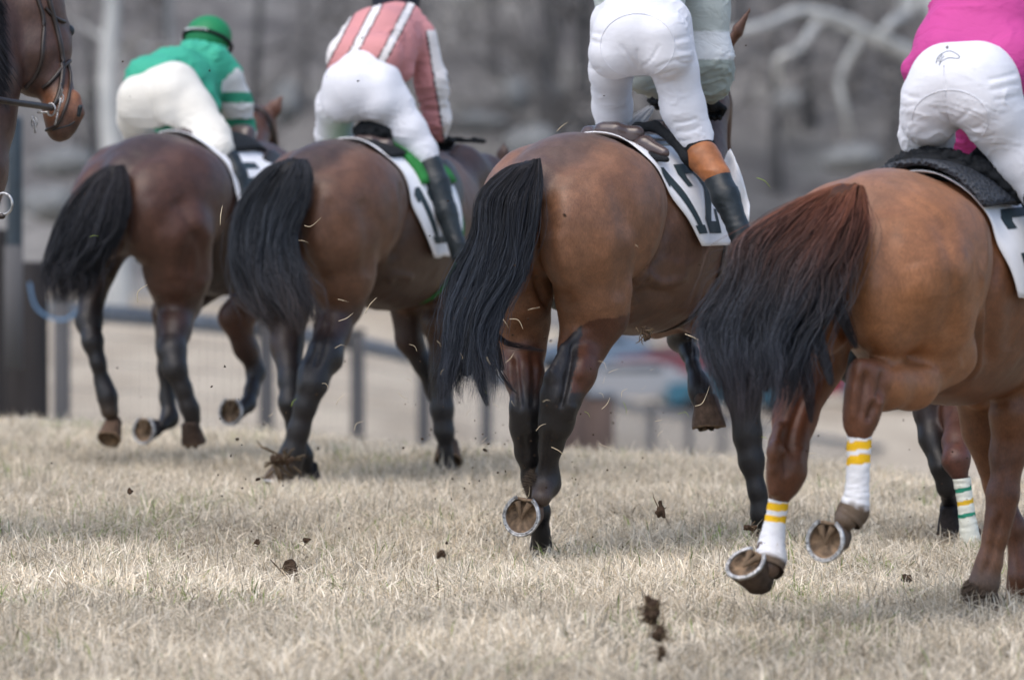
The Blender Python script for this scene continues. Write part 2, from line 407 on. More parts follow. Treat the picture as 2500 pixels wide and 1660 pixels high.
def tail(F, parent, rows, n, colr, thick=.09, r=.0011, wave=.012, locks=(), sway=1.0, ragged=.25, clump=150, name='tail'):
    """rows: (Lx,Ly,Rx,Ry,s) from dock to tip; colr: list of colours along the length"""
    L = np.array([F.J(a, b, e) if not isinstance(a, str) else 0 for a, b, c, d, e in rows]); R = np.array([F.J(c, d, e) for a, b, c, d, e in rows])
    K = len(rows); m = 22; tk = np.linspace(0, 1, K)
    def samp(A, t):
        x = np.clip(t, 0, 1)*(K-1); i = np.clip(x.astype(int), 0, K-2); f = (x-i)[..., None]
        p0 = A[np.maximum(i-1, 0)]; p1 = A[i]; p2 = A[i+1]; p3 = A[np.minimum(i+2, K-1)]
        return .5*((2*p1)+(-p0+p2)*f+(2*p0-5*p1+4*p2-p3)*f*f+(-p0+3*p1-3*p2+p3)*f**3)
    back = np.array([-1., 0, 0])
    cl = rng.random(clump); clv = rng.uniform(-1, 1, clump); ci = rng.integers(0, clump, n)
    u = cl[ci]+rng.normal(0, .03, n); v = np.clip(clv[ci]+rng.normal(0, .12, n), -1, 1)
    t0 = rng.random(n)**1.6*.42; t1 = 1-rng.random(n)**1.3*ragged-.12*rng.random(clump)[ci]
    fly = rng.random(n) < .16
    tt = np.linspace(0, 1, m)[None]; t = t0[:, None]+(t1-t0)[:, None]*tt
    ph = rng.random(clump)*6.28; ph2 = rng.normal(0, .5, n)
    uu = u[:, None]+.05*np.sin(7*t+ph[ci][:, None]+ph2[:, None])*tt*sway+.02*np.sin(31*t+ph[ci][:, None]*5+ph2[:, None])*tt+.02*np.sin(19*t+ph[ci][:, None]*3)*tt + np.where(fly, rng.normal(0, .20, n), 0)[:, None]*tt**1.5
    q_ = np.stack([uu*5, t*4.5, np.zeros_like(t)+n*.01], -1); uu = uu+(vnoise(q_)-.5)*.26*tt+(vnoise(q_*2.7+5)-.5)*.10*tt; vv_ = v[:, None]+(vnoise(q_*1.6+9)-.5)*1.1*tt
    # pull the free ends together into wisps
    uu = uu+(cl[ci]-u)[:, None]*.5*tt**2
    uu = np.clip(uu, -.2, 1.2)
    A, B = samp(L, t), samp(R, t); w = np.linalg.norm(B-A, axis=2)
    prof = np.sqrt(np.clip(1-(2*uu-1)**2*.9, .05, 1))
    P = A*(1-uu[..., None])+B*uu[..., None]+back*(thick*vv_*prof*np.minimum(1, w/.12)*(.35+.65*np.minimum(1, t*4)))[..., None]
    P += rng.normal(0, 1, (n, 1, 3))*.004*tt[..., None]+np.where(fly, wave*2.2, wave*.3)[:, None, None]*np.sin(9*t[..., None]+rng.random((n, 1, 3))*6.28)*tt[..., None]
    cr = np.array(colr, float); x = np.clip(t*(len(cr)-1)+rng.normal(0, .3, (n, 1)), 0, len(cr)-1-1e-6); i = x.astype(int); f = (x-i)[..., None]
    C = cr[i]*(1-f)+cr[np.minimum(i+1, len(cr)-1)]*f
    C *= (rng.uniform(.6, 1.45, clump)[ci]*rng.uniform(.5, 1.7, n))[:, None, None]
    PP = [P]; CC = [C]; rr = [rng.uniform(.7, 1.4, n)*r]
    for lk in locks:       # (pts[(px,py,s)], width_px, count, colour)
        pts, wpx, cnt, c = lk; G = np.array([F.J(*q) for q in pts]); kk = len(G)
        x = np.linspace(0, kk-1, m); i = np.clip(x.astype(int), 0, kk-2); f = (x-i)[:, None]
        p0 = G[np.maximum(i-1, 0)]; p1 = G[i]; p2 = G[i+1]; p3 = G[np.minimum(i+2, kk-1)]
        g = .5*((2*p1)+(-p0+p2)*f+(2*p0-5*p1+4*p2-p3)*f*f+(-p0+3*p1-3*p2+p3)*f**3)
        off = rng.normal(0, wpx/F.sc*.45, (cnt, 1, 3)); env = (np.sin(np.linspace(.35, 3.0, m))+.15)[None, :, None]
        q = g[None]+off*env+rng.normal(0, .003, (cnt, 1, 3))*np.sin(np.linspace(0, 8, m))[None, :, None]
        PP.append(q); CC.append(np.tile(np.array(c), (cnt, m, 1))*rng.uniform(.5, 1.6, (cnt, 1, 1))); rr.append(np.full(cnt, r))
    # solid inner core so nothing shows through
    cs = 24; cm = 26; tcore = np.linspace(0, .86, cm); A = samp(L, tcore); B = samp(R, tcore); an = np.linspace(0, 2*np.pi, cs, endpoint=False)
    sh = np.clip(1-(tcore/.9)**5, .02, 1)[:, None, None]
    w = np.linalg.norm(B-A, axis=1)[:, None, None]
    core = (A+B)[:, None]/2+(B-A)[:, None]/2*(np.cos(an)[None, :, None]*.68)*sh+back*np.sin(an)[None, :, None]*np.minimum(thick*.55, w*.4)*sh
    V = core.reshape(-1, 3); i = np.arange(cm-1)[:, None]*cs; j = np.arange(cs)[None]; k = (j+1) % cs
    Q = np.stack([i+j, i+k, i+cs+k, i+cs+j], -1).reshape(-1, 4)
    V = V+(fbm(V*np.array([1, 1, .12]), 60, 3)[:, None]-.5)*.03
    cc = np.repeat(cr[np.clip((tcore*(len(cr)-1)).astype(int), 0, len(cr)-1)]*.35, cs, 0)
    P = np.concatenate(PP); C = np.concatenate(CC); rr = np.concatenate(rr)
    o = strands(P, rr, C, name, M['hair'], parent)
    mk('tail_core', V, Q, M['hair'], o, True, cc)
    return o


# ------------------------------------------------------------------ horses
BLK = (.016, .015, .017)
def body_bvh(o):
    me = o.data; return BVHTree.FromPolygons([v.co[:] for v in me.vertices], [p.vertices[:] for p in me.polygons])
def pix_hit(F, bvh, px, py):
    o = F.loc(np.array([0, 0, CAM_H])); d = F.R@ray(px, py); r = bvh.ray_cast(Vector(o), Vector(d).normalized())
    return None if r[0] is None else (np.array(r[0]), np.array(r[1]))
def drape(bvh, s, phi, off, zc=1.16):
    d = Vector((0, -math.sin(phi), math.cos(phi))); o = Vector((s, 0, zc))+d*1.0
    r = bvh.ray_cast(o, -d)
    q = (r[0] if r[0] is not None else o-d*.7)
    return np.array(q+d*off)
def head_prims(p, f, d, sc, c, cd, k=.03):
    """p poll, f unit direction poll->muzzle, d unit direction towards the forehead side (up), sc = length"""
    p, f, d = map(np.array, (p, f, d)); L = sc
    return [Cap(p, p+f*.38*L-d*.03*L, .145*L, .125*L, k, c, c), Cap(p+f*.16*L-d*.14*L, p+f*.36*L-d*.15*L, .115*L, .10*L, k, c, c),
            Cap(p+f*.38*L, p+f*.86*L-d*.01*L, .125*L, .078*L, k, c, cd), Cap(p+f*.82*L-d*.03*L, p+f*.95*L-d*.05*L, .088*L, .078*L, k*.6, cd, cd),
            Cap(p+f*.80*L-d*.12*L, p+f*.92*L-d*.125*L, .05*L, .045*L, k*.5, cd, cd)]
def ear(a, b, r, c, k=.01, ax=(1, 0, 0)):
    a, b = np.array(a), np.array(b); m = a*.55+b*.45
    return [Cap(a, m, r*.8, r, k, c, c, (ax, .45)), Cap(m, b, r, r*.15, k, c, c, (ax, .45))]
def eyes(F, parent, pts):
    for q in pts:
        V, Q = sdf_mesh([Ell(q, (.02, .02, .02), .01)], .004, 1)
        mk('eye', V, Q, M['boot'], parent)
def number_cloth(F, body, parent, s_rear, s_front, phim, hem=.0):
    """s_rear, s_front: functions of |v| in 0..1 ; returns the cloth mesh"""
    bvh = body_bvh(body); U, Vn = 14, 60
    VV = []; 
    for j in range(Vn+1):
        v = -1+2*j/Vn
        for i in range(U+1):
            u = i/U; s_ = s_rear(abs(v))*(1-u)+s_front(abs(v))*u
            q = drape(bvh, s_, v*phim, .016+.010*math.sin(9*u+7*v)*abs(v)**2 + .006*(1-u)); VV.append(q)
    VV = np.array(VV); n = len(VV)
    g = VV.reshape(Vn+1, U+1, 3)
    for _ in range(3): g[1:-1] = (g[:-2]+g[2:]+2*g[1:-1])/4
    VV = g.reshape(-1, 3)
    Q = [[j*(U+1)+i, j*(U+1)+i+1, (j+1)*(U+1)+i+1, (j+1)*(U+1)+i] for j in range(Vn) for i in range(U)]
    o = mk('number_cloth', VV, np.array(Q), M['numcloth'], parent)
    s = o.modifiers.new('thick', 'SOLIDIFY'); s.thickness = .004; s.offset = 0
    return o, g
# slab-serif digits as outlines in a 0..1 box (x right, y up); extra lists are separate solid pieces
def rectp(x0, y0, x1, y1): return [(x0, y0), (x1, y0), (x1, y1), (x0, y1)]
DIG = {
 '1': [[(.24, 0), (.76, 0), (.76, .12), (.64, .12), (.64, 1), (.46, 1), (.24, .88), (.24, .72), (.38, .76), (.38, .12), (.24, .12)]],
 '2': [[(.06, 0), (.94, 0), (.94, .34), (.80, .34), (.80, .17), (.40, .17), (.90, .52), (.94, .62), (.94, .84), (.80, 1), (.22, 1), (.08, .86), (.08, .66), (.28, .66), (.28, .78), (.33, .84), (.68, .84), (.73, .79), (.73, .66), (.68, .60), (.06, .20)]],
 '3': [[(.20, 0), (.80, 0), (.95, .14), (.95, .42), (.84, .51), (.95, .60), (.95, .86), (.80, 1), (.20, 1), (.06, .86), (.06, .68), (.26, .68), (.26, .79), (.32, .85), (.68, .85), (.74, .80), (.74, .64), (.67, .58), (.42, .58), (.42, .44), (.67, .44), (.74, .38), (.74, .21), (.67, .15), (.32, .15), (.26, .21), (.26, .33), (.06, .33), (.06, .14)]],
 '5': [[(.20, 0), (.80, 0), (.94, .14), (.94, .50), (.80, .63), (.32, .63), (.32, .84), (.88, .84), (.88, 1), (.12, 1), (.12, .48), (.66, .48), (.74, .42), (.74, .22), (.66, .15), (.32, .15), (.26, .21), (.26, .33), (.06, .33), (.06, .14)]],
}
def print_number(g, parent, text, v0, v1, u0, u1, mirror=False, side=1):
    """map digit outlines onto the cloth grid g[v][u]; text runs along u, top of text towards the spine"""
    Vn, U = g.shape[0]-1, g.shape[1]-1
    def S(u, v):
        x = min(max(u, 0), .9999)*U; y = min(max((v+1)/2, 0), .9999)*Vn; i, j = int(x), int(y); a, b = x-i, y-j
        p = (g[j, i]*(1-a)+g[j, i+1]*a)*(1-b)+(g[j+1, i]*(1-a)+g[j+1, i+1]*a)*b
        du = g[j, i+1]-g[j, i]; dv = g[j+1, i]-g[j, i]; nn = np.cross(du, dv); nn /= np.linalg.norm(nn)+1e-9
        return p, nn
    bm = bmesh.new(); wd = [.40 if ch == '1' else 1. for ch in text]; tot = sum(wd); n = len(text)
    for di, ch in enumerate(text):
        for poly in DIG[ch]:
            tri = tessellate_polygon([[Vector((x, y, 0)) for x, y in poly]])
            vs = [bm.verts.new(((sum(wd[:di])+((x-.5)*(.92 if wd[di] == 1 else .68)+.5*wd[di]))/tot, y, 0)) for x, y in poly]
            for t in tri:
                try: bm.faces.new([vs[k] for k in t])
                except ValueError: pass
    for _ in range(4):
        es = [e for e in bm.edges if e.calc_length() > .05]
        if es: bmesh.ops.subdivide_edges(bm, edges=es, cuts=1)
        bmesh.ops.triangulate(bm, faces=[f for f in bm.faces if len(f.verts) > 3])
    for v in bm.verts:
        x, y = v.co.x, v.co.y; uu = u0+(u1-u0)*x; vv = v1+(v0-v1)*y
        p, nn = S(uu, vv); c = np.array([p[0], 0, 1.16]); 
        if nn@(p-c) < 0: nn = -nn
        v.co = Vector(p+nn*.0045)
    me = bpy.data.meshes.new('race_number'); bm.to_mesh(me); bm.free()
    return link('race_number', me, M['digit'], parent)
def saddle(F, parent, x0, z, mat='saddle', flap='leather', lift=0):
    P = [Ell((x0+.02, 0, z), (.27, .13, .05), .03), Cap((x0-.22, -.10, z+.045), (x0-.22, .10, z+.045), .032, .032, .04), Cap((x0-.25, -.03, z+.06), (x0-.25, .03, z+.06), .03, .03, .03),
         Cap((x0+.22, -.03, z+.06), (x0+.22, .03, z+.06), .04, .04, .04)]
    s = sdf_obj('saddle', P, .010, M[mat], parent)
    for sg in (-1, 1):
        sdf_obj('saddle_flap', [Ell((x0+.12, sg*.25, z-.14), (.13, .018, .13), .02, None, rotm(sg*14, 0, 0))], .010, M[flap], s)
    return s
def girth(F, body, parent, s0, mat='leather', width=.05, col=None):
    bvh = body_bvh(body); V = []; n = 48
    for i in range(n+1):
        ph = math.radians(35+290*i/n)
        for w in (-.5, .5):
            V.append(drape(bvh, s0+w*width, ph, .008, 1.1))
    V = np.array(V); ax_ = np.stack([V[:, 0], V[:, 0]*0, V[:, 0]*0+1.1], 1); rd_ = np.linalg.norm(V-ax_, axis=1); r0 = rd_.copy()
    for i in range(len(V)): r0[i] = min(rd_[i], np.percentile(rd_[max(0, i-24):i+24], 30)+.02)
    for _ in range(4): r0[2:-2] = (r0[:-4]+r0[4:]+r0[2:-2]*2)/4
    V = ax_+(V-ax_)*(r0/rd_)[:, None]
    Q = [[2*i, 2*i+1, 2*i+3, 2*i+2] for i in range(n)]
    o = mk('girth', np.array(V), np.array(Q), M[mat], parent); m = o.modifiers.new('t', 'SOLIDIFY'); m.thickness = .008; m.offset = 1
    return o
def bandage(F, parent, pts, bands, base=(.80, .80, .78), mud=None):
    """pts chain (px,py,s,r); bands list of (t0,t1,colour) along the length"""
    P = np.array([F.pt(p) for p in pts]); R = np.array([p[3]/F.sc for p in pts]); n = 70
    x = np.linspace(0, len(P)-1, n); i = np.clip(x.astype(int), 0, len(P)-2); f = (x-i)
    C = P[i]*(1-f[:, None])+P[i+1]*f[:, None]; r = R[i]*(1-f)+R[i+1]*f
    r = r*(1+.012*np.sin(np.linspace(0, 60, n)))
    V, Q = tube(C, r, 26); tt = np.repeat(np.linspace(0, 1, n), 26); col = np.tile(np.array(base), (len(V), 1)).astype(float)
    tt2 = tt+(fbm(V, 30, 2)-.5)*.02+np.tile(np.cos(np.linspace(0, 2*np.pi, 26, endpoint=False)), n)*.012
    for a, b, c in bands:
        m = (tt2 > a) & (tt2 < b); col[m] = c
    if mud is not None:
        nz = fbm(V, 35, 4); m = np.clip((tt-mud[0]+(nz-.5)*mud[1])*8, 0, 1); col = col*(1-m[:, None])+np.array((.13, .095, .068))*m[:, None]
    V = V+vnormals(V, Q)*((fbm(V*np.array([1, 1, 3]), 50, 3)-.5)*.006)[:, None]
    return mk('leg_bandage', V, Q, M['bandage'], parent, True, col)
def default_neck(c, up=0.0):
    return [Cap((1.45, 0, 1.22), (1.85, 0, 1.48+up), .19, .13, .08, c, c, ((0, 1, 0), .62)), Cap((1.85, 0, 1.48+up), (2.12, 0, 1.62+up), .13, .105, .05, c, c, ((0, 1, 0), .7))] \
        + head_prims((2.14, 0, 1.64+up), np.array([.75, 0, -.66]), np.array([.66, 0, .75]), .60, c, c) \
        + ear((2.10, .06, 1.70+up), (2.10, .085, 1.84+up), .03, c) + ear((2.10, -.06, 1.70+up), (2.10, -.085, 1.84+up), .03, c)
def default_leg(front, y, c, cd, x=None, lift=0):
    if front:
        x = 1.42 if x is None else x
        return Cch([(x, y, .95, .085), (x+.02, y, .72, .055), (x+.02, y, .52, .042), (x, y, .45, .04), (x, y, .2, .026), (x, y, .13, .036), (x+.06, y, .05, .035)], c, cd)
    x = .30 if x is None else x
    return Cch([(x, y, .95, .13), (x-.08, y, .78, .085), (x-.2, y, .60, .055), (x-.2, y, .5, .045), (x-.17, y, .25, .028), (x-.15, y, .15, .038), (x-.07, y, .05, .036)], c, cd)
def Cch(pts, c, cd, k=.03):
    n = len(pts); return [Cap(pts[i][:3], pts[i+1][:3], pts[i][3], pts[i+1][3], k, c if i < 1 else cd, cd if i > 0 else c) for i in range(n-1)]
def dark_mane(F, parent, pts, rpx, n=260, name='mane', lumps=True):
    G = np.array([F.pt(q) for q in pts]); mb = MB(); 
    for i in range(n):
        t = rng.random()*(len(G)-1); k = min(int(t), len(G)-2); p = G[k]*(1-(t-k))+G[k+1]*(t-k)
        a = rpx/F.sc; d = rng.normal(0, 1, 3); d[2] = abs(d[2])*1.2; d /= np.linalg.norm(d); q = p+d*a*rng.uniform(.5, 1.1)
        mb.tube([p, (p+q)/2+rng.normal(0, a*.15, 3), q+np.array([0, 0, -a*.2])], [a*.30, a*.22, a*.04], 5)
    V = np.concatenate(mb.V); return mb.build(name, M['black'], parent)

def sculpt(F, obj, lines):
    me = obj.data; n = len(me.vertices); V = np.zeros(n*3, np.float32); me.vertices.foreach_get('co', V); V = V.reshape(-1, 3).astype(float)
    N = np.zeros(n*3, np.float32); me.vertices.foreach_get('normal', N); N = N.reshape(-1, 3)
    w = V@F.R+F.o-np.array([0, 0, CAM_H]); nw = N@F.R; vd = w/np.linalg.norm(w, axis=1)[:, None]; face = np.clip(-(nw*vd).sum(1)*1.6, 0, 1)
    px, py = projpx(F, V); P = np.stack([px, py], 1); tot = np.zeros(n); V0 = V[:, 0]
    for ln in lines:
        pts, wd, amt = np.array(ln[0], float), ln[1], ln[2]; smax = ln[3] if len(ln) > 3 else 9
        pts = smoothpath([(a, b_, 0) for a, b_ in pts], 5)[:, :2] if len(pts) > 2 else pts
        m = (px > pts[:, 0].min()-3*wd) & (px < pts[:, 0].max()+3*wd) & (py > pts[:, 1].min()-3*wd) & (py < pts[:, 1].max()+3*wd) & (V0 < smax)
        q = P[m]; best = np.full(len(q), 1e9); tb = np.zeros(len(q)); K = len(pts)-1
        for i in range(K):
            a, d = pts[i], pts[i+1]-pts[i]; t = np.clip(((q-a)@d)/max(d@d, 1e-6), 0, 1); dd = np.linalg.norm(q-a-t[:, None]*d, axis=1)
            up = dd < best; best[up] = dd[up]; tb[up] = (i+t[up])/K
        tot[m] += amt*1.45*np.exp(-(best/wd)**2)*np.clip(np.minimum(tb, 1-tb)*6+.15, 0, 1)*face[m]
    V = V+N*tot[:, None]; me.vertices.foreach_set('co', V.astype(np.float32).ravel()); me.update()
HORSES = {}
def make_horse(key, px, D, deg, label, c1, c2, cb, dz, w, legs, neckp, hooves, tailargs, clothargs=None, number=None, h=.0115, colfn=None, group='racehorses galloping away', lines=()):
    F = Frame(px, D, deg, 'horse'); tag(F.root, label, 'horse', group)
    if key == '12': globals()['Frame12'] = F
    P = torso(c1, c2, cb, dz, w)
    for a in legs:
        ch = F.chain(a[0], a[2] if len(a) > 2 else .035, a[1])
        if len(a) > 3: P.append(Grp(haunch(a[3], ch, dz, w, c1, c2), .028))
        else: P.append(Grp(ch, .03))
    P += [Ell((.44, 0, 1.40+dz), (.30, .15*w, .15), .09, c2), Cap((.10, 0, 1.40+dz), (.0, 0, 1.36+dz), .06, .045, .07, c2)]
    P += neckp(F) if callable(neckp) else neckp
    def veins(V):
        return (fbm(V, 5, 3)-.5)*.014+(fbm(V, 13, 2)-.5)*.006+(fbm(V, 30, 2)-.5)*.0022
    body = sdf_obj('body', P, h, M['coat'], F.root, colfn, veins, .012)
    if lines: sculpt(F, body, lines)
    for hv in hooves: hoof(F, F.root, *hv[0], **(hv[1] if len(hv) > 1 else {}))
    F.body = body; F.bvh = body_bvh(body)
    if tailargs: tail(F, F.root, **tailargs)
    HORSES[key] = F
    return F

def projpx(F, V):
    w = V@F.R+F.o; c_, s_ = math.cos(PITCH), math.sin(PITCH); dz = w[:, 2]-CAM_H
    dep = w[:, 1]*c_-dz*s_; up = w[:, 1]*s_+dz*c_
    return 1250+w[:, 0]/dep*FPX, 830-up/dep*FPX
def smoothpath(P, n=6):
    P = np.array(P); K = len(P)
    if K < 3: return P
    out = []
    for x in np.linspace(0, K-1, (K-1)*n+1):
        i = min(int(x), K-2); f = x-i; p0, p1, p2, p3 = P[max(i-1, 0)], P[i], P[i+1], P[min(i+2, K-1)]
        out.append(.5*((2*p1)+(-p0+p2)*f+(2*p0-5*p1+4*p2-p3)*f*f+(-p0+3*p1-3*p2+p3)*f**3))
    return np.array(out)

# ---- horse 12
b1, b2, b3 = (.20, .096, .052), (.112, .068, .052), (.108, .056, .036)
rd = (.085, .032, .018)
def neck12(F):
    c = (.075, .036, .024)
    return F.chain([('L', 1.42, 0, 1.24, .19), (1715, 260, 1.85, 62), (1728, 150, 2.1, 42)], .06, c) + \
        head_prims(F.J(1730, 130, 2.15), F.dirl((.10, .45, -.88)), F.dirl((.55, .75, .35)), .60, c, c) + \
        ear(F.J(1775, 120, 2.16), F.J(1834, 18, 2.22), .026, (.11, .05, .03), .008, F.dirl((.5, -.2, .3)))
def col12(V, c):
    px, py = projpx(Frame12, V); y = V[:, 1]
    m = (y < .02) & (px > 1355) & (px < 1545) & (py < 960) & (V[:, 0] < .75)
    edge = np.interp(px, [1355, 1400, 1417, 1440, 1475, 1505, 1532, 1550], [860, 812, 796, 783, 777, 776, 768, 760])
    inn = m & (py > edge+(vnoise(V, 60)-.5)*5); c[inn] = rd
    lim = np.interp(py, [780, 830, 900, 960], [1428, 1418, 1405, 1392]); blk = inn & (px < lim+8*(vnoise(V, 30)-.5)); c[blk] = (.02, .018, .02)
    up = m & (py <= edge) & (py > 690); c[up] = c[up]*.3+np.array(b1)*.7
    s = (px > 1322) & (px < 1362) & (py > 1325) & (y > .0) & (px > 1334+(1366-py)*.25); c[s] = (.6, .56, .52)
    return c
Frame12 = None
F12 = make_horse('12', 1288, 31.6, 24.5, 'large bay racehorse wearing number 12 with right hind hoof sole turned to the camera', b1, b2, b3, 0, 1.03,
 legs=[([(1436, 600, .22, 108), (1448, 715, .28, 90), (1449, 770, .32, 82), (1425, 840, .30, 58), (1401, 912, .16, 50), (1371, 975, .10, 42), (1361, 1030, .12, 37), (1346, 1085, .16, 27), (1338, 1150, .20, 21), (1334, 1180, .20, 31), (1322, 1215, .12, 24)],
        [b1, b1, b1, rd, rd, BLK, BLK, BLK, BLK, BLK, (.07, .05, .04)], .04, 'R'),
       ([(1425, 800, .22, 14), (1385, 850, .14, 12), (1349, 922, .06, 15), (1345, 960, .07, 18), (1335, 1040, .09, 15), (1328, 1150, .16, 12)], [b1, BLK, BLK, BLK, BLK, BLK], .03),
       ([(1250, 610, .24, 92), (1260, 720, .28, 86), (1264, 790, .34, 76), (1270, 850, .34, 58), (1279, 915, .24, 46), (1285, 1000, .16, 37), (1284, 1045, .18, 34), (1290, 1100, .22, 27), (1300, 1170, .26, 21), (1315, 1250, .30, 25), (1320, 1300, .34, 19), (1322, 1355, .38, 24)],
        [b1, b1, b1, (.15, .07, .04), rd, BLK, BLK, BLK, BLK, BLK, BLK, BLK], .04, 'L'),
       # right fore, planted
       ([('L', 1.45, -.14, 1.0, .11), (1800, 850, 1.42, 62), (1816, 960, 1.42, 44), (1825, 1064, 1.42, 36), (1835, 1125, 1.42, 31), (1850, 1200, 1.42, 20), (1859, 1255, 1.43, 24), (1864, 1300, 1.48, 26)], [b3, rd, BLK, BLK, BLK, BLK, BLK, BLK]),
       # left fore, folded
       ([('L', 1.45, .14, 1.0, .11), (1680, 770, 1.60, 50), (1662, 828, 1.68, 30), (1685, 866, 1.60, 19), (1692, 895, 1.54, 17), (1702, 928, 1.50, 22), (1708, 952, 1.48, 29), (1714, 984, 1.46, 24)], [b3, BLK, BLK, BLK, BLK, BLK, BLK, BLK])],
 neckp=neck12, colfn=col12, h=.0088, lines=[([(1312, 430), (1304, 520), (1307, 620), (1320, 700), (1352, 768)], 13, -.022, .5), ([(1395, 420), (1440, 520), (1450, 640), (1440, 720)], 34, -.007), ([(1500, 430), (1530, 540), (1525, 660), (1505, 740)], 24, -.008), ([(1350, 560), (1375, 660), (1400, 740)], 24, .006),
   ([(1572, 385), (1604, 450), (1612, 520), (1596, 600), (1560, 690)], 9, .010), ([(1600, 395), (1634, 460), (1640, 530), (1620, 600), (1580, 680)], 15, -.016), ([(1548, 700), (1575, 668), (1615, 692), (1680, 672)], 12, .014), ([(1550, 730), (1590, 712), (1650, 722)], 13, -.012), ([(1640, 660), (1700, 640), (1740, 570)], 16, .006),
   ([(1404, 830), (1392, 880), (1380, 950), (1366, 1000)], 8, -.014, .6), ([(1378, 835), (1356, 885), (1342, 915)], 8, .008, .6), ([(1440, 800), (1430, 860), (1412, 930)], 14, .006), ([(1398, 985), (1392, 1030)], 12, .008), ([(1345, 1050), (1338, 1100), (1330, 1150)], 5, -.006), ([(1330, 1040), (1326, 1140)], 5, .004),
   ([(1258, 860), (1262, 930), (1272, 1000)], 8, -.011), ([(1300, 850), (1306, 930), (1300, 1000)], 9, -.008), ([(1236, 850), (1250, 960)], 7, .005), ([(1276, 1060), (1284, 1130)], 5, -.006), ([(1290, 1030), (1300, 1060)], 9, .006), ([(1640, 480), (1655, 560), (1640, 640)], 20, -.006), ([(1330, 385), (1420, 372), (1500, 395)], 16, -.004)],
 hooves=[((1274, 1258, .06, (-.34, .10, .93), (-.12, -1, -.1), 96),), ((1324, 1366, .42, (0, -1, 0), (.3, 0, -1), 68), dict(shoe=False, coln=(.03, .027, .027))),
         ((1868, 1318, 1.50, (0, -1, 0), (.4, 0, -1), 84), dict(shoe=False)), ((1731, 1044, 1.46, (.05, -1, .10), (.3, .0, -1), 88), dict(shoe=False, hgt=.10, coln=(.13, .085, .06)))],
 tailargs=dict(rows=[(1290, 394, 1318, 386, .00), (1238, 412, 1320, 432, -.05), (1172, 480, 1311, 490, -.12), (1158, 585, 1298, 590, -.16), (1108, 690, 1280, 670, -.2), (1088, 780, 1222, 760, -.25), (1086, 860, 1204, 840, -.28), (1075, 940, 1208, 915, -.3), (1082, 995, 1204, 990, -.3)],
   n=4200, r=.00085, ragged=.4, colr=[(.022, .020, .022), (.018, .020, .026), (.030, .037, .050), (.036, .044, .060), (.044, .046, .058)], thick=.075, locks=[([(1190, 700, -.25), (1150, 800, -.3), (1120, 900, -.3), (1075, 975, -.3)], 14, 90, (.04, .045, .055)), ([(1200, 800, -.26), (1210, 880, -.28), (1235, 930, -.26), (1262, 960, -.24)], 7, 25, (.03, .03, .035)), ([(1180, 800, -.26), (1170, 900, -.28), (1190, 990, -.28)], 16, 90, (.04, .045, .055)), ([(1205, 808, -.2), (1240, 838, -.15), (1290, 850, -.1), (1330, 856, -.08)], 9, 40, (.03, .02, .02)), ([(1225, 900, -.25), (1180, 760, -.25), (1120, 700, -.2), (1085, 740, -.2)], 22, 60, (.03, .025, .025))]))  # colr: bluish sheen of the dark hair painted into the lower colours
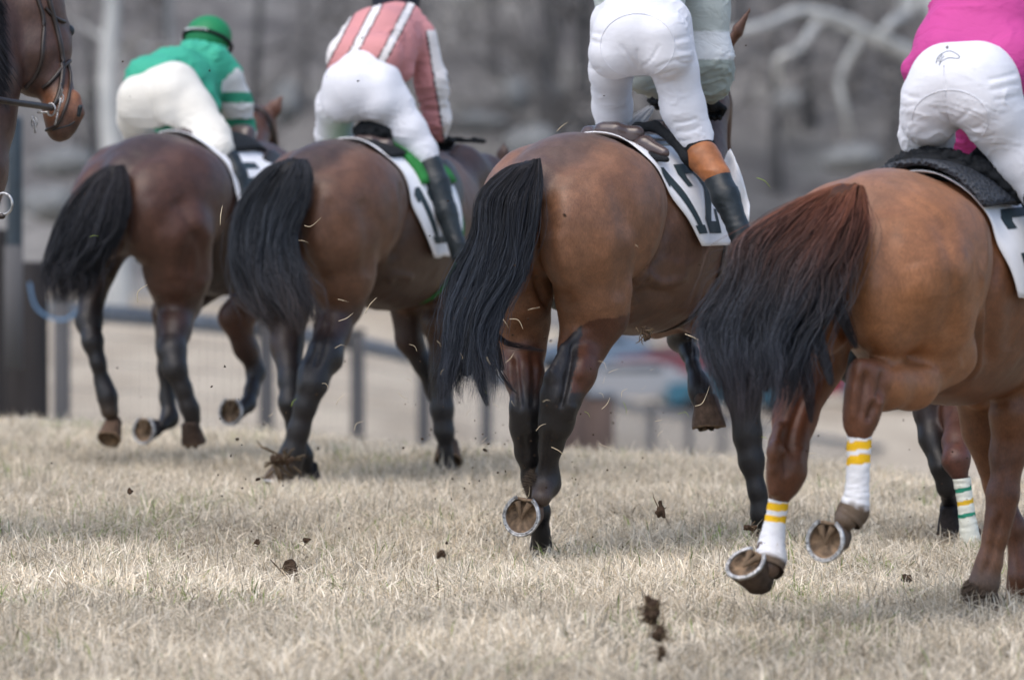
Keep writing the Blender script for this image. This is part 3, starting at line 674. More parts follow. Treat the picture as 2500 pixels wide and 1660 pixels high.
# ---- horse 3 (chestnut, right edge)
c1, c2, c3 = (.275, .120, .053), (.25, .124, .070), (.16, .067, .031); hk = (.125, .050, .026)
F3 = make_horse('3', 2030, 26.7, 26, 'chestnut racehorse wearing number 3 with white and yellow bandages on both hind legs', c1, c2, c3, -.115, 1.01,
 legs=[([(2240, 670, .26, 130), (2268, 780, .38, 105), (2298, 860, .50, 80), (2225, 938, .30, 60), (2160, 940, .15, 57), (2112, 925, .04, 42), (2107, 990, .02, 40), (2101, 1032, .01, 31), (2099, 1056, .0, 16), (2092, 1190, .0, 15), (2084, 1235, .0, 28), (2064, 1268, -.03, 30)],
        [c1, c1, c1, c1, c1, hk, hk, hk, hk, hk, (.14, .10, .07), (.14, .10, .07)], .04, 'R'),
       ([(2180, 925, .16, 16), (2096, 900, -.02, 17), (2086, 950, -.02, 18), (2080, 1040, -.02, 14)], [c1, hk, hk, hk], .03),
       ([(2000, 700, .28, 110), (1985, 880, .34, 76), (1940, 1021, .22, 50), (1925, 1095, .14, 45), (1920, 1150, .10, 44), (1910, 1185, .10, 31), (1902, 1210, .10, 14), (1885, 1300, .08, 14), (1880, 1345, .05, 28), (1878, 1380, .02, 34)],
        [c1, c3, (.17, .06, .03), hk, hk, hk, hk, hk, (.12, .08, .06), (.12, .08, .06)], .04, 'L'),
       ([(1900, 1040, .10, 14), (1893, 1100, .03, 17), (1890, 1200, .04, 13)], [hk, hk, hk], .03),
       # right fore planted, left fore behind
       ([('L', 1.42, -.15, .95, .12), (2475, 1010, 1.3, 58), (2462, 1110, 1.3, 42), (2450, 1210, 1.28, 38), (2440, 1262, 1.27, 33), (2430, 1310, 1.26, 29), (2415, 1370, 1.25, 31), (2402, 1425, 1.24, 35), (2402, 1460, 1.26, 30)],
        [c3, c3, hk, hk, hk, c3, (.19, .09, .05), (.12, .08, .06), (.10, .07, .05)]),
       ([('L', 1.45, .14, .95, .12), (2400, 1050, 1.55, 52), (2440, 1190, 1.62, 33), (2478, 1290, 1.62, 26), (2488, 1380, 1.62, 22), (2490, 1410, 1.6, 27), (2488, 1440, 1.6, 22)], [c3, c3, c3, hk, hk, hk, hk])],
 neckp=lambda F: default_neck((.2, .09, .045), -.05), h=.0095, lines=[([(2112, 500), (2066, 600), (2050, 700), (2054, 780), (2084, 848)], 14, -.024, .5), ([(2180, 520), (2170, 640), (2190, 760), (2230, 850)], 34, -.008), ([(2290, 520), (2325, 620), (2330, 740), (2310, 830)], 26, -.009), ([(2235, 640), (2260, 740)], 28, .007),
   ([(2392, 520), (2408, 600), (2400, 700), (2396, 800), (2392, 880), (2365, 930)], 10, .010), ([(2425, 540), (2438, 620), (2424, 720), (2418, 820), (2412, 890)], 16, -.018), ([(2250, 900), (2310, 895), (2350, 880)], 16, .007), ([(2170, 895), (2235, 880), (2300, 905)], 12, -.008), ([(2160, 900), (2150, 955), (2128, 1005), (2118, 1030)], 9, -.012, .5), ([(2140, 965), (2150, 990)], 12, .010, .5), ([(2098, 900), (2085, 960), (2082, 1030)], 8, .007, .5),
   ([(2115, 905), (2108, 960), (2100, 1020)], 6, -.007, .5), ([(1962, 960), (1935, 1040), (1922, 1100)], 10, -.010), ([(1905, 1040), (1890, 1100), (1888, 1160)], 8, .007), ([(1915, 1110), (1920, 1165)], 8, -.008), ([(1950, 1090), (1948, 1140)], 12, .006), ([(2442, 1250), (2425, 1330), (2408, 1400)], 6, -.008), ([(2425, 1250), (2410, 1330), (2395, 1400)], 6, .005), ([(2460, 1060), (2450, 1150)], 12, -.007), ([(2470, 620), (2480, 760), (2460, 860)], 26, -.008)],
 hooves=[((2016, 1318, -.10, (-.42, .12, .88), (-.05, -1, -.1), 100), dict(coln=(.13, .09, .065))), ((1822, 1376, -.06, (-.30, .66, .62), (-.5, -.72, .1), 98), dict(coln=(.085, .06, .045), hgt=.10)),
         ((2406, 1506, 1.28, (0, -1, 0), (.35, 0, -1), 84), dict(shoe=False, coln=(.11, .075, .055), hgt=.11)), ((2490, 1462, 1.64, (0, -1, 0), (.35, 0, -1), 80), dict(shoe=False))],
 tailargs=dict(rows=[(2052, 448, 2106, 452, .0), (1965, 482, 2114, 496, -.05), (1880, 535, 2106, 560, -.10), (1806, 595, 2068, 650, -.15), (1780, 680, 2040, 735, -.18), (1746, 790, 2005, 810, -.2), (1752, 880, 1975, 890, -.22), (1772, 965, 1950, 965, -.22), (1790, 1045, 1905, 1060, -.22)],
   n=5600, r=.00095, ragged=.45, colr=[(.16, .062, .032), (.12, .042, .025), (.09, .040, .030), (.058, .044, .044), (.050, .055, .068), (.050, .058, .076), (.052, .050, .062), (.055, .044, .048)], thick=.09,  # red-brown at the dock; further down a bluish sheen is painted into colr
   locks=[([(1900, 560, -.14), (1830, 600, -.18), (1790, 690, -.2), (1740, 780, -.22)], 14, 60, (.05, .05, .06)), ([(1960, 700, -.15), (1990, 800, -.16), (2005, 860, -.16), (2026, 935, -.15)], 12, 70, (.06, .06, .07)), ([(2035, 650, -.12), (2045, 740, -.12), (2068, 800, -.1), (2090, 850, -.08)], 16, 90, (.03, .026, .028)), ([(1985, 740, -.15), (2000, 830, -.15), (2020, 900, -.12), (2030, 940, -.1)], 15, 90, (.05, .05, .06)), ([(1950, 800, -.15), (1965, 900, -.15), (1975, 960, -.15), (1980, 1030, -.12)], 18, 80, (.05, .04, .045))]))
bandage(F3, F3.root, [(2099, 1050, .01, 31), (2096, 1120, .0, 29), (2093, 1182, .0, 29), (2091, 1214, .0, 33), (2084, 1246, .0, 41), (2068, 1272, -.02, 36)], [(.075, .14, (.85, .50, .02)), (.175, .235, (.85, .50, .02))], (.80, .80, .82), (.66, .30))
bandage(F3, F3.root, [(1904, 1205, .10, 26), (1893, 1270, .09, 26), (1884, 1322, .07, 33), (1881, 1362, .04, 41), (1874, 1392, .01, 40)], [(.085, .155, (.85, .50, .02)), (.20, .28, (.85, .50, .02))], (.80, .80, .82), (.80, .25))
# ---- horse 11
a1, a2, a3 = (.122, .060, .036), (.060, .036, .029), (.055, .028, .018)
def neck11(F):
    c = (.050, .026, .02)
    return F.chain([('L', 1.42, 0, 1.22, .19), (1120, 430, 1.8, 72), (1178, 432, 2.05, 52), (1215, 445, 2.2, 44)], .06, c) + \
        head_prims(F.J(1222, 440, 2.25), F.dirl((.35, .7, -.6)), F.dirl((.3, .4, .8)), .6, c, c)+ear(F.J(1225, 400, 2.22), F.J(1232, 345, 2.24), .03, c)
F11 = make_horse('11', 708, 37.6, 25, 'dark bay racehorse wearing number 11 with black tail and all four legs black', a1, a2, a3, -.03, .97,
 legs=[([(822, 590, .24, 100), (830, 668, .30, 86), (829, 738, .34, 59), (812, 810, .25, 42), (793, 872, .12, 42), (768, 910, .05, 35), (762, 940, .02, 34), (745, 990, .0, 26), (729, 1050, .0, 23), (715, 1105, .0, 26), (702, 1135, .0, 29), (690, 1160, -.02, 26)],
        [a1, a1, a2, (.04, .02, .016), BLK, BLK, BLK, BLK, BLK, BLK, (.05, .04, .035), (.06, .045, .035)], .04, 'R'),
       ([(690, 600, .26, 84), (700, 690, .32, 66), (702, 760, .38, 50), (700, 840, .32, 38), (710, 930, .22, 27), (711, 985, .18, 26), (722, 1050, .22, 19), (744, 1115, .28, 18), (750, 1150, .32, 16)], [a1, a1, a3, (.035, .02, .016), BLK, BLK, BLK, BLK, BLK], .04, 'L'),
       ([('L', 1.45, -.14, .95, .11), (1075, 790, 1.35, 44), (1077, 870, 1.35, 26), (1078, 910, 1.35, 28), (1081, 1000, 1.35, 28), (1084, 1055, 1.35, 24), (1090, 1105, 1.36, 14), (1092, 1145, 1.37, 18), (1092, 1172, 1.4, 17)], [a3, a3, (.03, .018, .016), BLK, BLK, BLK, BLK, BLK, BLK]),
       ([('L', 1.45, .14, .95, .11), (1000, 830, 1.45, 34), (1035, 890, 1.5, 26), (1062, 950, 1.55, 24), (1080, 1020, 1.5, 16), (1090, 1080, 1.45, 20)], [a3, (.04, .022, .018), BLK, BLK, BLK, BLK])],
 neckp=neck11, lines=[([(714, 440), (712, 540), (722, 640), (758, 745)], 11, -.02, .5), ([(880, 480), (905, 580), (895, 680)], 20, -.008), ([(800, 480), (815, 600), (815, 690)], 24, -.006), ([(985, 440), (990, 540), (955, 640)], 12, -.014), ([(960, 440), (970, 540), (935, 640)], 8, .009), ([(945, 690), (965, 670), (1010, 680)], 10, .012), ([(800, 780), (785, 840), (770, 900)], 7, -.011, .6), ([(750, 880), (735, 960)], 6, .005)],
 hooves=[((672, 1184, .0, (-.3, -.9, .3), (-.5, 0, -1), 70), dict(coln=(.09, .065, .05))), ((756, 1186, .36, (0, -1, 0), (.3, 0, -1), 66), dict(shoe=False, coln=(.03, .025, .025))),
         ((1094, 1192, 1.42, (0, -1, 0), (.3, 0, -1), 62), dict(shoe=False, coln=(.03, .025, .025))), ((1094, 1128, 1.42, (0, -.75, .65), (0, -1, -.6), 74), dict(shoe=False, coln=(.10, .065, .045)))],
 tailargs=dict(rows=[(702, 388, 746, 388, 0), (650, 412, 756, 422, -.04), (594, 480, 746, 485, -.08), (568, 560, 722, 560, -.12), (566, 640, 722, 630, -.15), (586, 712, 748, 700, -.18), (635, 780, 762, 770, -.2), (665, 830, 765, 820, -.2)],
   n=2400, colr=[(.022, .024, .030), (.020, .023, .029), (.028, .034, .044), (.036, .036, .042), (.06, .046, .042)], thick=.08, r=.0014))
# ---- horse 5 (left, blurred)
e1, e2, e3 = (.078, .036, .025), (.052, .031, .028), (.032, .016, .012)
def neck5(F):
    c = (.085, .040, .028)
    return F.chain([('L', 1.42, 0, 1.22, .18), (600, 390, 1.8, 52), (622, 312, 2.05, 42)], .06, c) + \
        head_prims(F.J(632, 300, 2.1), F.dirl((.22, .35, -.9)), F.dirl((.6, .6, .2)), .6, c, c)+ear(F.J(652, 292, 2.1), F.J(694, 230, 2.12), .040, (.12, .055, .04), .008, F.dirl((.3, 1, 0)))
F5 = make_horse('5', 262, 39.6, 29, 'leftmost galloping horse, dark brown with black legs and a blue girth, wearing number 5', e1, e2, e3, .0, 1.08,
 legs=[([(425, 570, .26, 98), (434, 670, .32, 80), (436, 735, .38, 56), (425, 805, .25, 40), (419, 860, .15, 33), (428, 900, .12, 26), (448, 950, .14, 19), (463, 995, .16, 19), (470, 1025, .18, 19)], [e1, e1, e2, (.04, .02, .016), BLK, BLK, BLK, BLK, BLK], .04, 'R'),
       ([(245, 580, .40, 90), (232, 660, .38, 50), (226, 710, .36, 32), (218, 785, .26, 31), (226, 835, .20, 24), (240, 885, .2, 16), (252, 935, .22, 16), (262, 965, .22, 20), (268, 1005, .22, 22)], [e1, e3, (.03, .018, .014), BLK, BLK, BLK, BLK, BLK, (.05, .035, .025)], .04, 'L'),
       ([('L', 1.45, .14, .98, .11), (410, 760, 1.3, 38), (408, 850, 1.3, 27), (406, 900, 1.3, 22), (408, 970, 1.3, 19), (415, 1022, 1.28, 22), (395, 1040, 1.2, 17)], [e3, e3, BLK, BLK, BLK, BLK, BLK]),
       ([('L', 1.45, -.14, .98, .11), (575, 775, 1.4, 42), (600, 850, 1.45, 29), (626, 908, 1.5, 22), (613, 955, 1.42, 16), (604, 988, 1.36, 19), (590, 1000, 1.3, 17)], [e3, (.08, .036, .024), (.05, .024, .018), BLK, BLK, BLK, BLK])],
 neckp=neck5, lines=[([(300, 440), (290, 540), (275, 680)], 12, -.02, .5), ([(430, 480), (470, 580), (450, 680)], 22, -.010), ([(360, 480), (400, 600), (420, 690)], 22, .007), ([(480, 560), (500, 640), (470, 720)], 16, -.010)],
 hooves=[((473, 1082, .2, (.1, -.9, -.2), (.3, -.1, -1), 62), dict(shoe=False, coln=(.06, .04, .03))), ((266, 1072, .2, (-.2, -.7, .6), (-.1, -.9, -.5), 60), dict(coln=(.12, .075, .05), shoe=False)),
         ((352, 1050, 1.1, (-.5, .1, .85), (0, -1, 0), 66), dict(coln=(.04, .03, .03))), ((564, 1004, 1.24, (-.4, .1, .9), (0, -1, 0), 66), dict(coln=(.04, .03, .03)))],
 tailargs=dict(rows=[(262, 405, 302, 402, 0), (215, 440, 312, 450, -.04), (160, 512, 304, 530, -.1), (122, 600, 276, 598, -.14), (106, 655, 242, 660, -.16), (114, 705, 222, 705, -.18), (130, 752, 200, 750, -.2)],
   n=1900, colr=[(.024, .022, .026), (.015, .016, .02), (.022, .024, .03), (.035, .03, .032)], thick=.08, r=.0015))
# ---- far horse behind the chestnut
g1 = (.10, .04, .025)
FF = make_horse('far', 2330, 32.6, 26, 'horse mostly hidden behind the chestnut, one white hind bandage with green and yellow stripes', g1, g1, g1, -.05, 1.0,
 legs=[([('L', .32, -.15, 1.0, .15), (2412, 860, .40, 78), (2350, 1010, .36, 48), (2340, 1080, .2, 34), (2335, 1125, .12, 32), (2347, 1165, .12, 11), (2362, 1260, .15, 10), (2368, 1300, .18, 12), (2370, 1325, .2, 12)], [g1, g1, g1, g1, (.09, .035, .025), (.09, .035, .025), BLK, BLK, BLK], .04, 'R'),
       ([('L', .32, .15, 1.0, .14), (2300, 860, .40, 70), (2266, 1000, .38, 34), (2275, 1070, .34, 32), (2300, 1140, .30, 26), (2312, 1190, .32, 20), (2322, 1240, .50, 22), (2322, 1280, .55, 22)], [g1, g1, (.03, .02, .02), BLK, BLK, BLK, BLK, BLK], .04, 'L'),
       ([('L', 1.42, -.14, .95, .1), ('L', 1.44, -.14, .7, .055), ('L', 1.42, -.14, .45, .042), ('L', 1.42, -.14, .15, .03), ('L', 1.45, -.14, .05, .035)], [g1, g1, BLK, BLK, BLK]),
       ([('L', 1.42, .14, .95, .1), ('L', 1.6, .14, .8, .055), ('L', 1.7, .14, .6, .042), ('L', 1.55, .14, .4, .03), ('L', 1.45, .14, .38, .035)], [g1, g1, BLK, BLK, BLK])],
 neckp=default_neck(g1, -.02),
 hooves=[((2373, 1352, .22, (0, -1, 0), (.4, 0, -1), 70), dict(shoe=False)), ((2322, 1305, .44, (0, -1, 0), (.3, 0, -1), 74), dict(shoe=False, coln=(.03, .025, .025)))],
 tailargs=dict(rows=[(2330, 390, 2360, 392, 0), (2310, 430, 2368, 440, -.05), (2290, 520, 2360, 530, -.1), (2280, 640, 2350, 640, -.1), (2290, 760, 2340, 760, -.1), (2300, 840, 2330, 840, -.1)], n=700, colr=[(.03, .02, .02), (.02, .02, .024)], thick=.06))
bandage(FF, FF.root, [(2348, 1166, .11, 22), (2356, 1220, .12, 20), (2363, 1275, .13, 22), (2371, 1335, .15, 28)], [(.14, .20, (.03, .25, .16)), (.33, .40, (.80, .5, .04)), (.52, .58, (.03, .25, .16))], (.74, .76, .68))

def fur(F, c, r, n, ln, dirv, col, name='fetlock_hair'):
    C = F.J(*c); d = F.dirl(dirv); d /= np.linalg.norm(d); a = rng.normal(0, 1, (n, 3)); a /= np.linalg.norm(a, axis=1)[:, None]; a *= r/F.sc; a[:, 0] = -np.abs(a[:, 0])
    t = np.linspace(0, 1, 6)[None, :, None]; P = (C+a)[:, None]+(d[None, None]*ln+a[:, None]*.35)*t+rng.normal(0, .004, (n, 1, 3))*t
    strands(P, np.full(n, .0013), np.tile(np.array(col), (n, 6, 1))*rng.uniform(.4, 1.7, (n, 1, 1)), name, M['hair'], F.root)
fur(F3, (2401, 1432, 1.24), 35, 700, .03, (-.3, .1, -.5), (.12, .085, .06)); fur(F12, (1332, 1184, .20), 30, 600, .03, (-.6, 0, .1), (.10, .075, .055)); fur(F12, (1318, 1250, .30), 22, 300, .03, (-.3, 0, -.8), (.03, .028, .03))

# ---- horse at the left edge: only its head, neck and chest reach into the frame
l1, l2 = (.070, .036, .027), (.085, .044, .032)
def neckL(F):
    return F.chain([('L', 1.42, 0, 1.22, .19), (-60, 200, 1.75, 105), (-20, 60, 1.95, 88), (30, -60, 2.05, 66)], .06, l1) + \
      F.chain([('L', 1.5, -.1, 1.1, .12), (-70, 420, 1.62, 85), (-45, 300, 1.75, 78), (-20, 180, 1.85, 70)], .06, l1) + \
      F.chain([(55, -70, 2.05, 70), (75, 30, 2.05, 78), (95, 120, 2.03, 60)], .05, [l2, l2, l2]) + F.chain([(85, 130, 2.0, 68), (84, 182, 2.0, 60)], .05, l1) + \
      F.chain([(95, -30, 2.1, 46), (128, 110, 2.08, 42), (143, 215, 2.03, 30)], .05, [l2, l2, (.10, .045, .03)]) + \
      F.chain([(132, 200, 2.02, 38), (152, 272, 1.99, 42), (148, 312, 1.97, 38)], .05, [(.08, .038, .026), (.20, .085, .042), (.09, .048, .034)]) + \
      F.chain([(180, 240, 2.0, 20), (187, 275, 1.99, 19), (176, 305, 1.98, 17)], .02, [(.24, .10, .045), (.12, .058, .038), (.035, .026, .026)]) + \
      F.chain([(158, 62, 2.12, 14), (160, 92, 2.12, 14)], .02, l1) + ear(F.J(60, -130, 2.0), F.J(85, -215, 2.02), .035, l1)
FL = make_horse('left', -640, 31.3, 25, 'bay horse at the left edge, its bridled head and bit in view', l1, l1, l1, 0, .95,
 legs=[([('L', .3, .16, .95, .13), ('L', .25, .16, .78, .085), ('L', .1, .16, .58, .055), ('L', .1, .16, .5, .045), ('L', .15, .16, .25, .028), ('L', .17, .16, .14, .038), ('L', .24, .16, .05, .036)], [l1, l1, l1, BLK, BLK, BLK, BLK]),
       ([('L', .3, -.16, .95, .13), ('L', .3, -.16, .78, .085), ('L', .0, -.16, .60, .055), ('L', 0, -.16, .5, .045), ('L', -.1, -.16, .28, .028), ('L', -.13, -.16, .19, .038), ('L', -.15, -.16, .12, .036)], [l1, l1, l1, BLK, BLK, BLK, BLK]),
       ([('L', 1.42, -.15, .95, .12), ('L', 1.46, -.15, .72, .062), ('L', 1.50, -.15, .52, .045), ('L', 1.44, -.15, .42, .04), ('L', 1.30, -.15, .25, .026), ('L', 1.22, -.15, .2, .036), ('L', 1.18, -.15, .14, .035)], [l1, l1, BLK, BLK, BLK, BLK, BLK]),
       ([('L', 1.42, .15, .95, .11), ('L', 1.46, .15, .7, .055), ('L', 1.46, .15, .5, .042), ('L', 1.45, .15, .3, .03), ('L', 1.45, .15, .14, .036), ('L', 1.5, .15, .05, .035)], [l1, l1, BLK, BLK, BLK, BLK])],
 neckp=neckL, hooves=[], tailargs=dict(rows=[(-420, 390, -380, 392, 0), (-460, 430, -372, 440, -.05), (-490, 520, -380, 530, -.1), (-500, 640, -400, 640, -.15), (-500, 760, -420, 760, -.2), (-480, 860, -430, 860, -.2)], n=900, colr=[(.02, .02, .02), (.02, .02, .024)], thick=.07), h=.010)
mk('eye', *sdf_mesh([Ell(FL.J(166, 76, 2.13), (.026, .026, .026), .01)], .004, 1), M['boot'], FL.root)
saddle(FL, FL.root, 1.0, 1.52); nc, g = number_cloth(FL, FL.body, FL.root, lambda v: .74, lambda v: 1.12, 1.4); girth(FL, FL.body, FL.root, 1.18)

# bridle, bit and rein, fitted to the head
def fit(F, pts, rpx, name, mat='leather', off=.004, par=None):
    P = []
    for q in smoothpath([(a, b, 0) for a, b in pts], 6)[:, :2]:
        hit = pix_hit(F, F.bvh, *q)
        if hit is not None: P.append(hit[0]+hit[1]*off)
    if len(P) < 3: return None
    P = np.array(P)
    for _ in range(2): P[1:-1] = (P[:-2]+P[2:]+2*P[1:-1])/4
    V, Q = tube(P, rpx/F.sc, 8); return mk(name, V, Q, M[mat], par or F.root)
br = fit(FL, [(92, 0), (106, 50), (104, 110), (100, 150), (84, 190), (60, 215)], 6, 'bridle')
fit(FL, [(118, 0), (134, 60), (146, 110), (151, 150), (150, 200), (140, 245), (128, 262)], 7, 'cheekpiece', par=br)
fit(FL, [(110, 20), (122, 35), (140, 48), (156, 55)], 5, 'browband', par=br)
fit(FL, [(105, 215), (125, 200), (150, 168), (168, 150)], 6, 'noseband', par=br); fit(FL, [(165, 158), (171, 190), (168, 235), (155, 275), (140, 305), (115, 318)], 4.5, 'flash_strap', par=br)
def loopring(c, rx, ry, rpx, name, s, mat='steel', par=None):
    P = [FL.J(c[0]+rx*math.cos(a), c[1]+ry*math.sin(a), s) for a in np.linspace(0, 2*math.pi, 24)]; V, Q = tube(P, rpx/FL.sc, 6); return mk(name, V, Q, M[mat], par or FL.root)
s_ = 1.86
loopring((124, 268), 11, 15, 2.6, 'bit_ring', s_, par=br); loopring((84, 300), 7, 12, 2.2, 'curb_ring', s_, par=br); loopring((150, 240), 5, 10, 2, 'buckle', s_, par=br)
for a, b_ in (((150, 205), (148, 235)), ((148, 240), (140, 275)), ((140, 275), (134, 305)), ((92, 275), (120, 275)), ((80, 285), (86, 325))):
    V, Q = tube([FL.J(*a, s_), FL.J((a[0]+b_[0])/2+2, (a[1]+b_[1])/2, s_-.01), FL.J(*b_, s_)], 3/FL.sc, 6); mk('bit_shank', V, Q, M['steel'], br)
V, Q = tube([FL.J(-120, 225, 1.3), FL.J(-40, 238, 1.4), FL.J(30, 250, 1.55), FL.J(90, 258, 1.72), FL.J(125, 264, 1.86)], [9/FL.sc]*5, 8); mk('rein', V, Q, M['leather'], FL.root)
sdf_obj('nostril', [Cap(FL.J(196, 262, 1.86), FL.J(192, 282, 1.86), .010, .008, .01)], .003, M['boot'], FL.root)
fit(FL, [(128, 318), (150, 312), (170, 306), (182, 298)], 2.2, 'mouth_line', 'boot', -.001)
# hanging mane, dark
n = 900; G0 = np.array([FL.J(*q) for q in [(-60, -120, 1.85), (-50, 0, 1.8), (-45, 80, 1.72), (-60, 160, 1.68)]]); t_ = rng.random(n)*3; k_ = np.minimum(t_.astype(int), 2)
R0 = G0[k_]*(1-(t_-k_))[:, None]+G0[k_+1]*(t_-k_)[:, None]+rng.normal(0, .012, (n, 3)); dd = FL.dirl((.55, -.25, -.55)); dd /= np.linalg.norm(dd); uu_ = np.linspace(0, 1, 10)
P = R0[:, None]+dd[None, None]*(uu_[None, :, None]*rng.uniform(.12, .2, (n, 1, 1)))+np.array([-.05, 0, .02])*np.sin(uu_*2.4)[None, :, None]+np.array([0, 0, -.06])*(uu_**2)[None, :, None]+rng.normal(0, .006, (n, 1, 3))*uu_[None, :, None]
strands(P, np.full(n, .0028), np.tile(np.array((.014, .014, .018)), (n, 10, 1))*rng.uniform(.5, 1.8, (n, 1, 1)), 'mane', M['hair'], FL.root)
# stirrup iron hanging at the horse's right flank
P = [FL.J(8+22*math.cos(a)*(1.0), 498+26*math.sin(a), .55) for a in np.linspace(-2.2, 1.9, 22)]+[FL.J(-16, 512, .55)]
V, Q = tube(P, 3.4/FL.sc, 8); mk('stirrup', V, Q, M['steel'], FL.root); sdf_obj('stirrup_tread', [Cap(FL.J(-16, 528, .55), FL.J(6, 528, .55), .012, .012, .01)], .004, M['leather'], FL.root)

# ------------------------------------------------------------------ tack
def sm(a, b, x): t = min(max((x-a)/(b-a), 0), 1); return t*t*(3-2*t)
nc, g = number_cloth(F12, F12.body, F12.root, lambda v: .62+.26*v**1.5, lambda v: 1.14+.06*v, 1.60)
print_number(g, nc, '12', .40, .91, .03, .68)
fl_ = []
for j in range(9):
    for i in range(7):
        u, v = i/6, j/8; x = 1758+(1+.0*v)*u*(26+46*v**.8-30*max(0, v-.75)*2)+14*v; y = 392+v*140-18*u*(1-v)+10*math.sin(5*u+3*v)
        fl_.append(F12.J(x, y, 1.10+.04*math.sin(4*u+6*v)))
fo = mk('loose_cloth_corner', np.array(fl_), np.array([[j*7+i, j*7+i+1, (j+1)*7+i+1, (j+1)*7+i] for j in range(8) for i in range(6)]), M['numcloth'], nc); fo.modifiers.new('t', 'SOLIDIFY').thickness = .004
saddle(F12, F12.root, 1.0, 1.53); girth(F12, F12.body, F12.root, 1.18)
nc, g = number_cloth(F11, F11.body, F11.root, lambda v: .58+.29*v*v, lambda v: 1.10+.04*v, 2.02)
print_number(g, nc, '11', .48, .90, .10, .55)
saddle(F11, F11.root, 1.0, 1.48); girth(F11, F11.body, F11.root, 1.18, 'green', .03)
nc, g = number_cloth(F5, F5.body, F5.root, lambda v: .56+.14*v, lambda v: 1.05+.05*v, 1.45)
print_number(g, nc, '5', .50, .92, .12, .75)
M['bluegirth'] = plain('blue_girth', (.012, .075, .30), .7, .2)
saddle(F5, F5.root, 1.0, 1.52); girth(F5, F5.body, F5.root, 1.15, 'bluegirth', .07)
nc, g = number_cloth(F3, F3.body, F3.root, lambda v: .68+.12*v*v, lambda v: 1.16+.08*v, 1.92)
print_number(g, nc, '3', .48, .90, .10, .72)
saddle(F3, F3.root, 1.02, 1.42, 'black', 'taupe'); girth(F3, F3.body, F3.root, 1.20, 'leather', .07)
def pad(F, x0, x1, z, mat, hw=.23, ph=.9, name='saddle_pad', off=.03):
    V = []; n = 24; pa, pb = ph if isinstance(ph, tuple) else (-ph, ph)
    for j in range(9):
        for i in range(n+1):
            p = pa+(pb-pa)*i/n; s_ = x0+(x1-x0)*j/8
            V.append(drape(F.bvh, s_, p, off+.012*math.sin(math.pi*j/8)))
    Q = [[j*(n+1)+i, j*(n+1)+i+1, (j+1)*(n+1)+i+1, (j+1)*(n+1)+i] for j in range(8) for i in range(n)]
    o = mk(name, np.array(V), np.array(Q), M[mat], F.root); m = o.modifiers.new('t', 'SOLIDIFY'); m.thickness = .02; m.offset = 0
    return o
pad(F11, .64, .95, 0, 'black', ph=.5, off=.022); pad(F11, .80, 1.12, 0, 'green', ph=.95, name='green_saddle_pad', off=.03)
pad(F5, .80, 1.1, 0, 'black', ph=.55)
# horse 3: mesh pad with a sheepskin roll along its top edge
m, nt, b = newmat('honeycomb_pad', .6, .4); v = nt.nodes.new('ShaderNodeTexVoronoi'); v.inputs['Scale'].default_value = 75
tc = nt.nodes.new('ShaderNodeTexCoord'); nt.links.new(tc.outputs['Object'], v.inputs['Vector'])
nt.links.new(ramp(nt, v.outputs['Distance'], [(.15, (.006,)*3), (.45, (.035, .042, .055))]), b.inputs['Base Color']); bump(nt, b, v.outputs['Distance'], 1, .01); M['honey'] = m
pad(F3, .66, .94, 0, 'honey', ph=(-.55, .92), off=.045, name='honeycomb_pad')
def fleece(F, pts, r, name='sheepskin_roll'):
    def dsp(V): return (fbm(V, 55, 3)-.5)*.035
    sdf_obj(name, [Cap(pts[i], pts[i+1], r, r, .02) for i in range(len(pts)-1)], .006, M['black'], F.root, None, dsp, smooth=1)
fleece(F3, [drape(F3.bvh, .80+.14*abs(p)*abs(p), p, .075) for p in np.linspace(-.5, .95, 12)], .026)
fleece(F3, [drape(F3.bvh, .98, p, .085) for p in (.30, .42, .55)], .040, 'sheepskin_saddle_cover')
fleece(F11, [drape(F11.bvh, .85, p, .08) for p in (-.12, 0, .12)], .05, 'sheepskin_saddle_cover')
sdf_obj('saddle_cantle', F12.chain([(1532, 350, .80, 17), (1575, 352, .78, 21), (1622, 374, .76, 14)], .02), .007, M['saddle'], F12.root)
sdf_obj('pad_edge', F12.chain([(1545, 372, .76, 9), (1590, 384, .74, 10), (1628, 390, .73, 8)], .02), .006, M['black'], F12.root)
sdf_obj('overgirth', F12.chain([(1524, 338, .92, 11), (1556, 312, .90, 12), (1600, 309, .90, 13), (1642, 340, .88, 13), (1675, 385, .86, 12), (1692, 412, .88, 10)], .02), .006, M['black'], F12.root)
# bridles, reins, manes
def strap(F, parent, pts, rpx, name, mat='leather', seg=8):
    V, Q = tube(smoothpath([F.pt(q) for q in pts]), rpx/F.sc, seg); return mk(name, V, Q, M[mat], parent)
strap(F5, F5.root, [(612, 262, 2.03), (640, 268, 2.0), (660, 300, 2.02), (672, 345, 2.1), (676, 385, 2.2)], 5, 'bridle')
strap(F12, F12.root, [(1762, 100, 2.1), (1772, 170, 2.15), (1778, 250, 2.25)], 4, 'bridle')
strap(F11, F11.root, [(1095, 400, 1.4), (1130, 430, 1.7), (1175, 500, 2.0)], 3.5, 'rein')
strap(F5, F5.root, [(600, 390, 1.6), (640, 380, 1.9), (668, 385, 2.2)], 3, 'rein')
strap(F12, F12.root, [(1735, 265, 1.6), (1752, 275, 1.9), (1775, 300, 2.3)], 3, 'rein')
dark_mane(F11, F11.root, [(1040, 352, 1.45), (1085, 343, 1.65), (1130, 345, 1.85), (1182, 347, 2.05)], 13, 320)
dark_mane(F12, F12.root, [(1590, 250, 1.5), (1625, 262, 1.55), (1680, 240, 1.7), (1735, 160, 1.95), (1760, 100, 2.1)], 22, 380)
M['whitehair'] = plain('white_hair', (.7, .68, .66), .6)
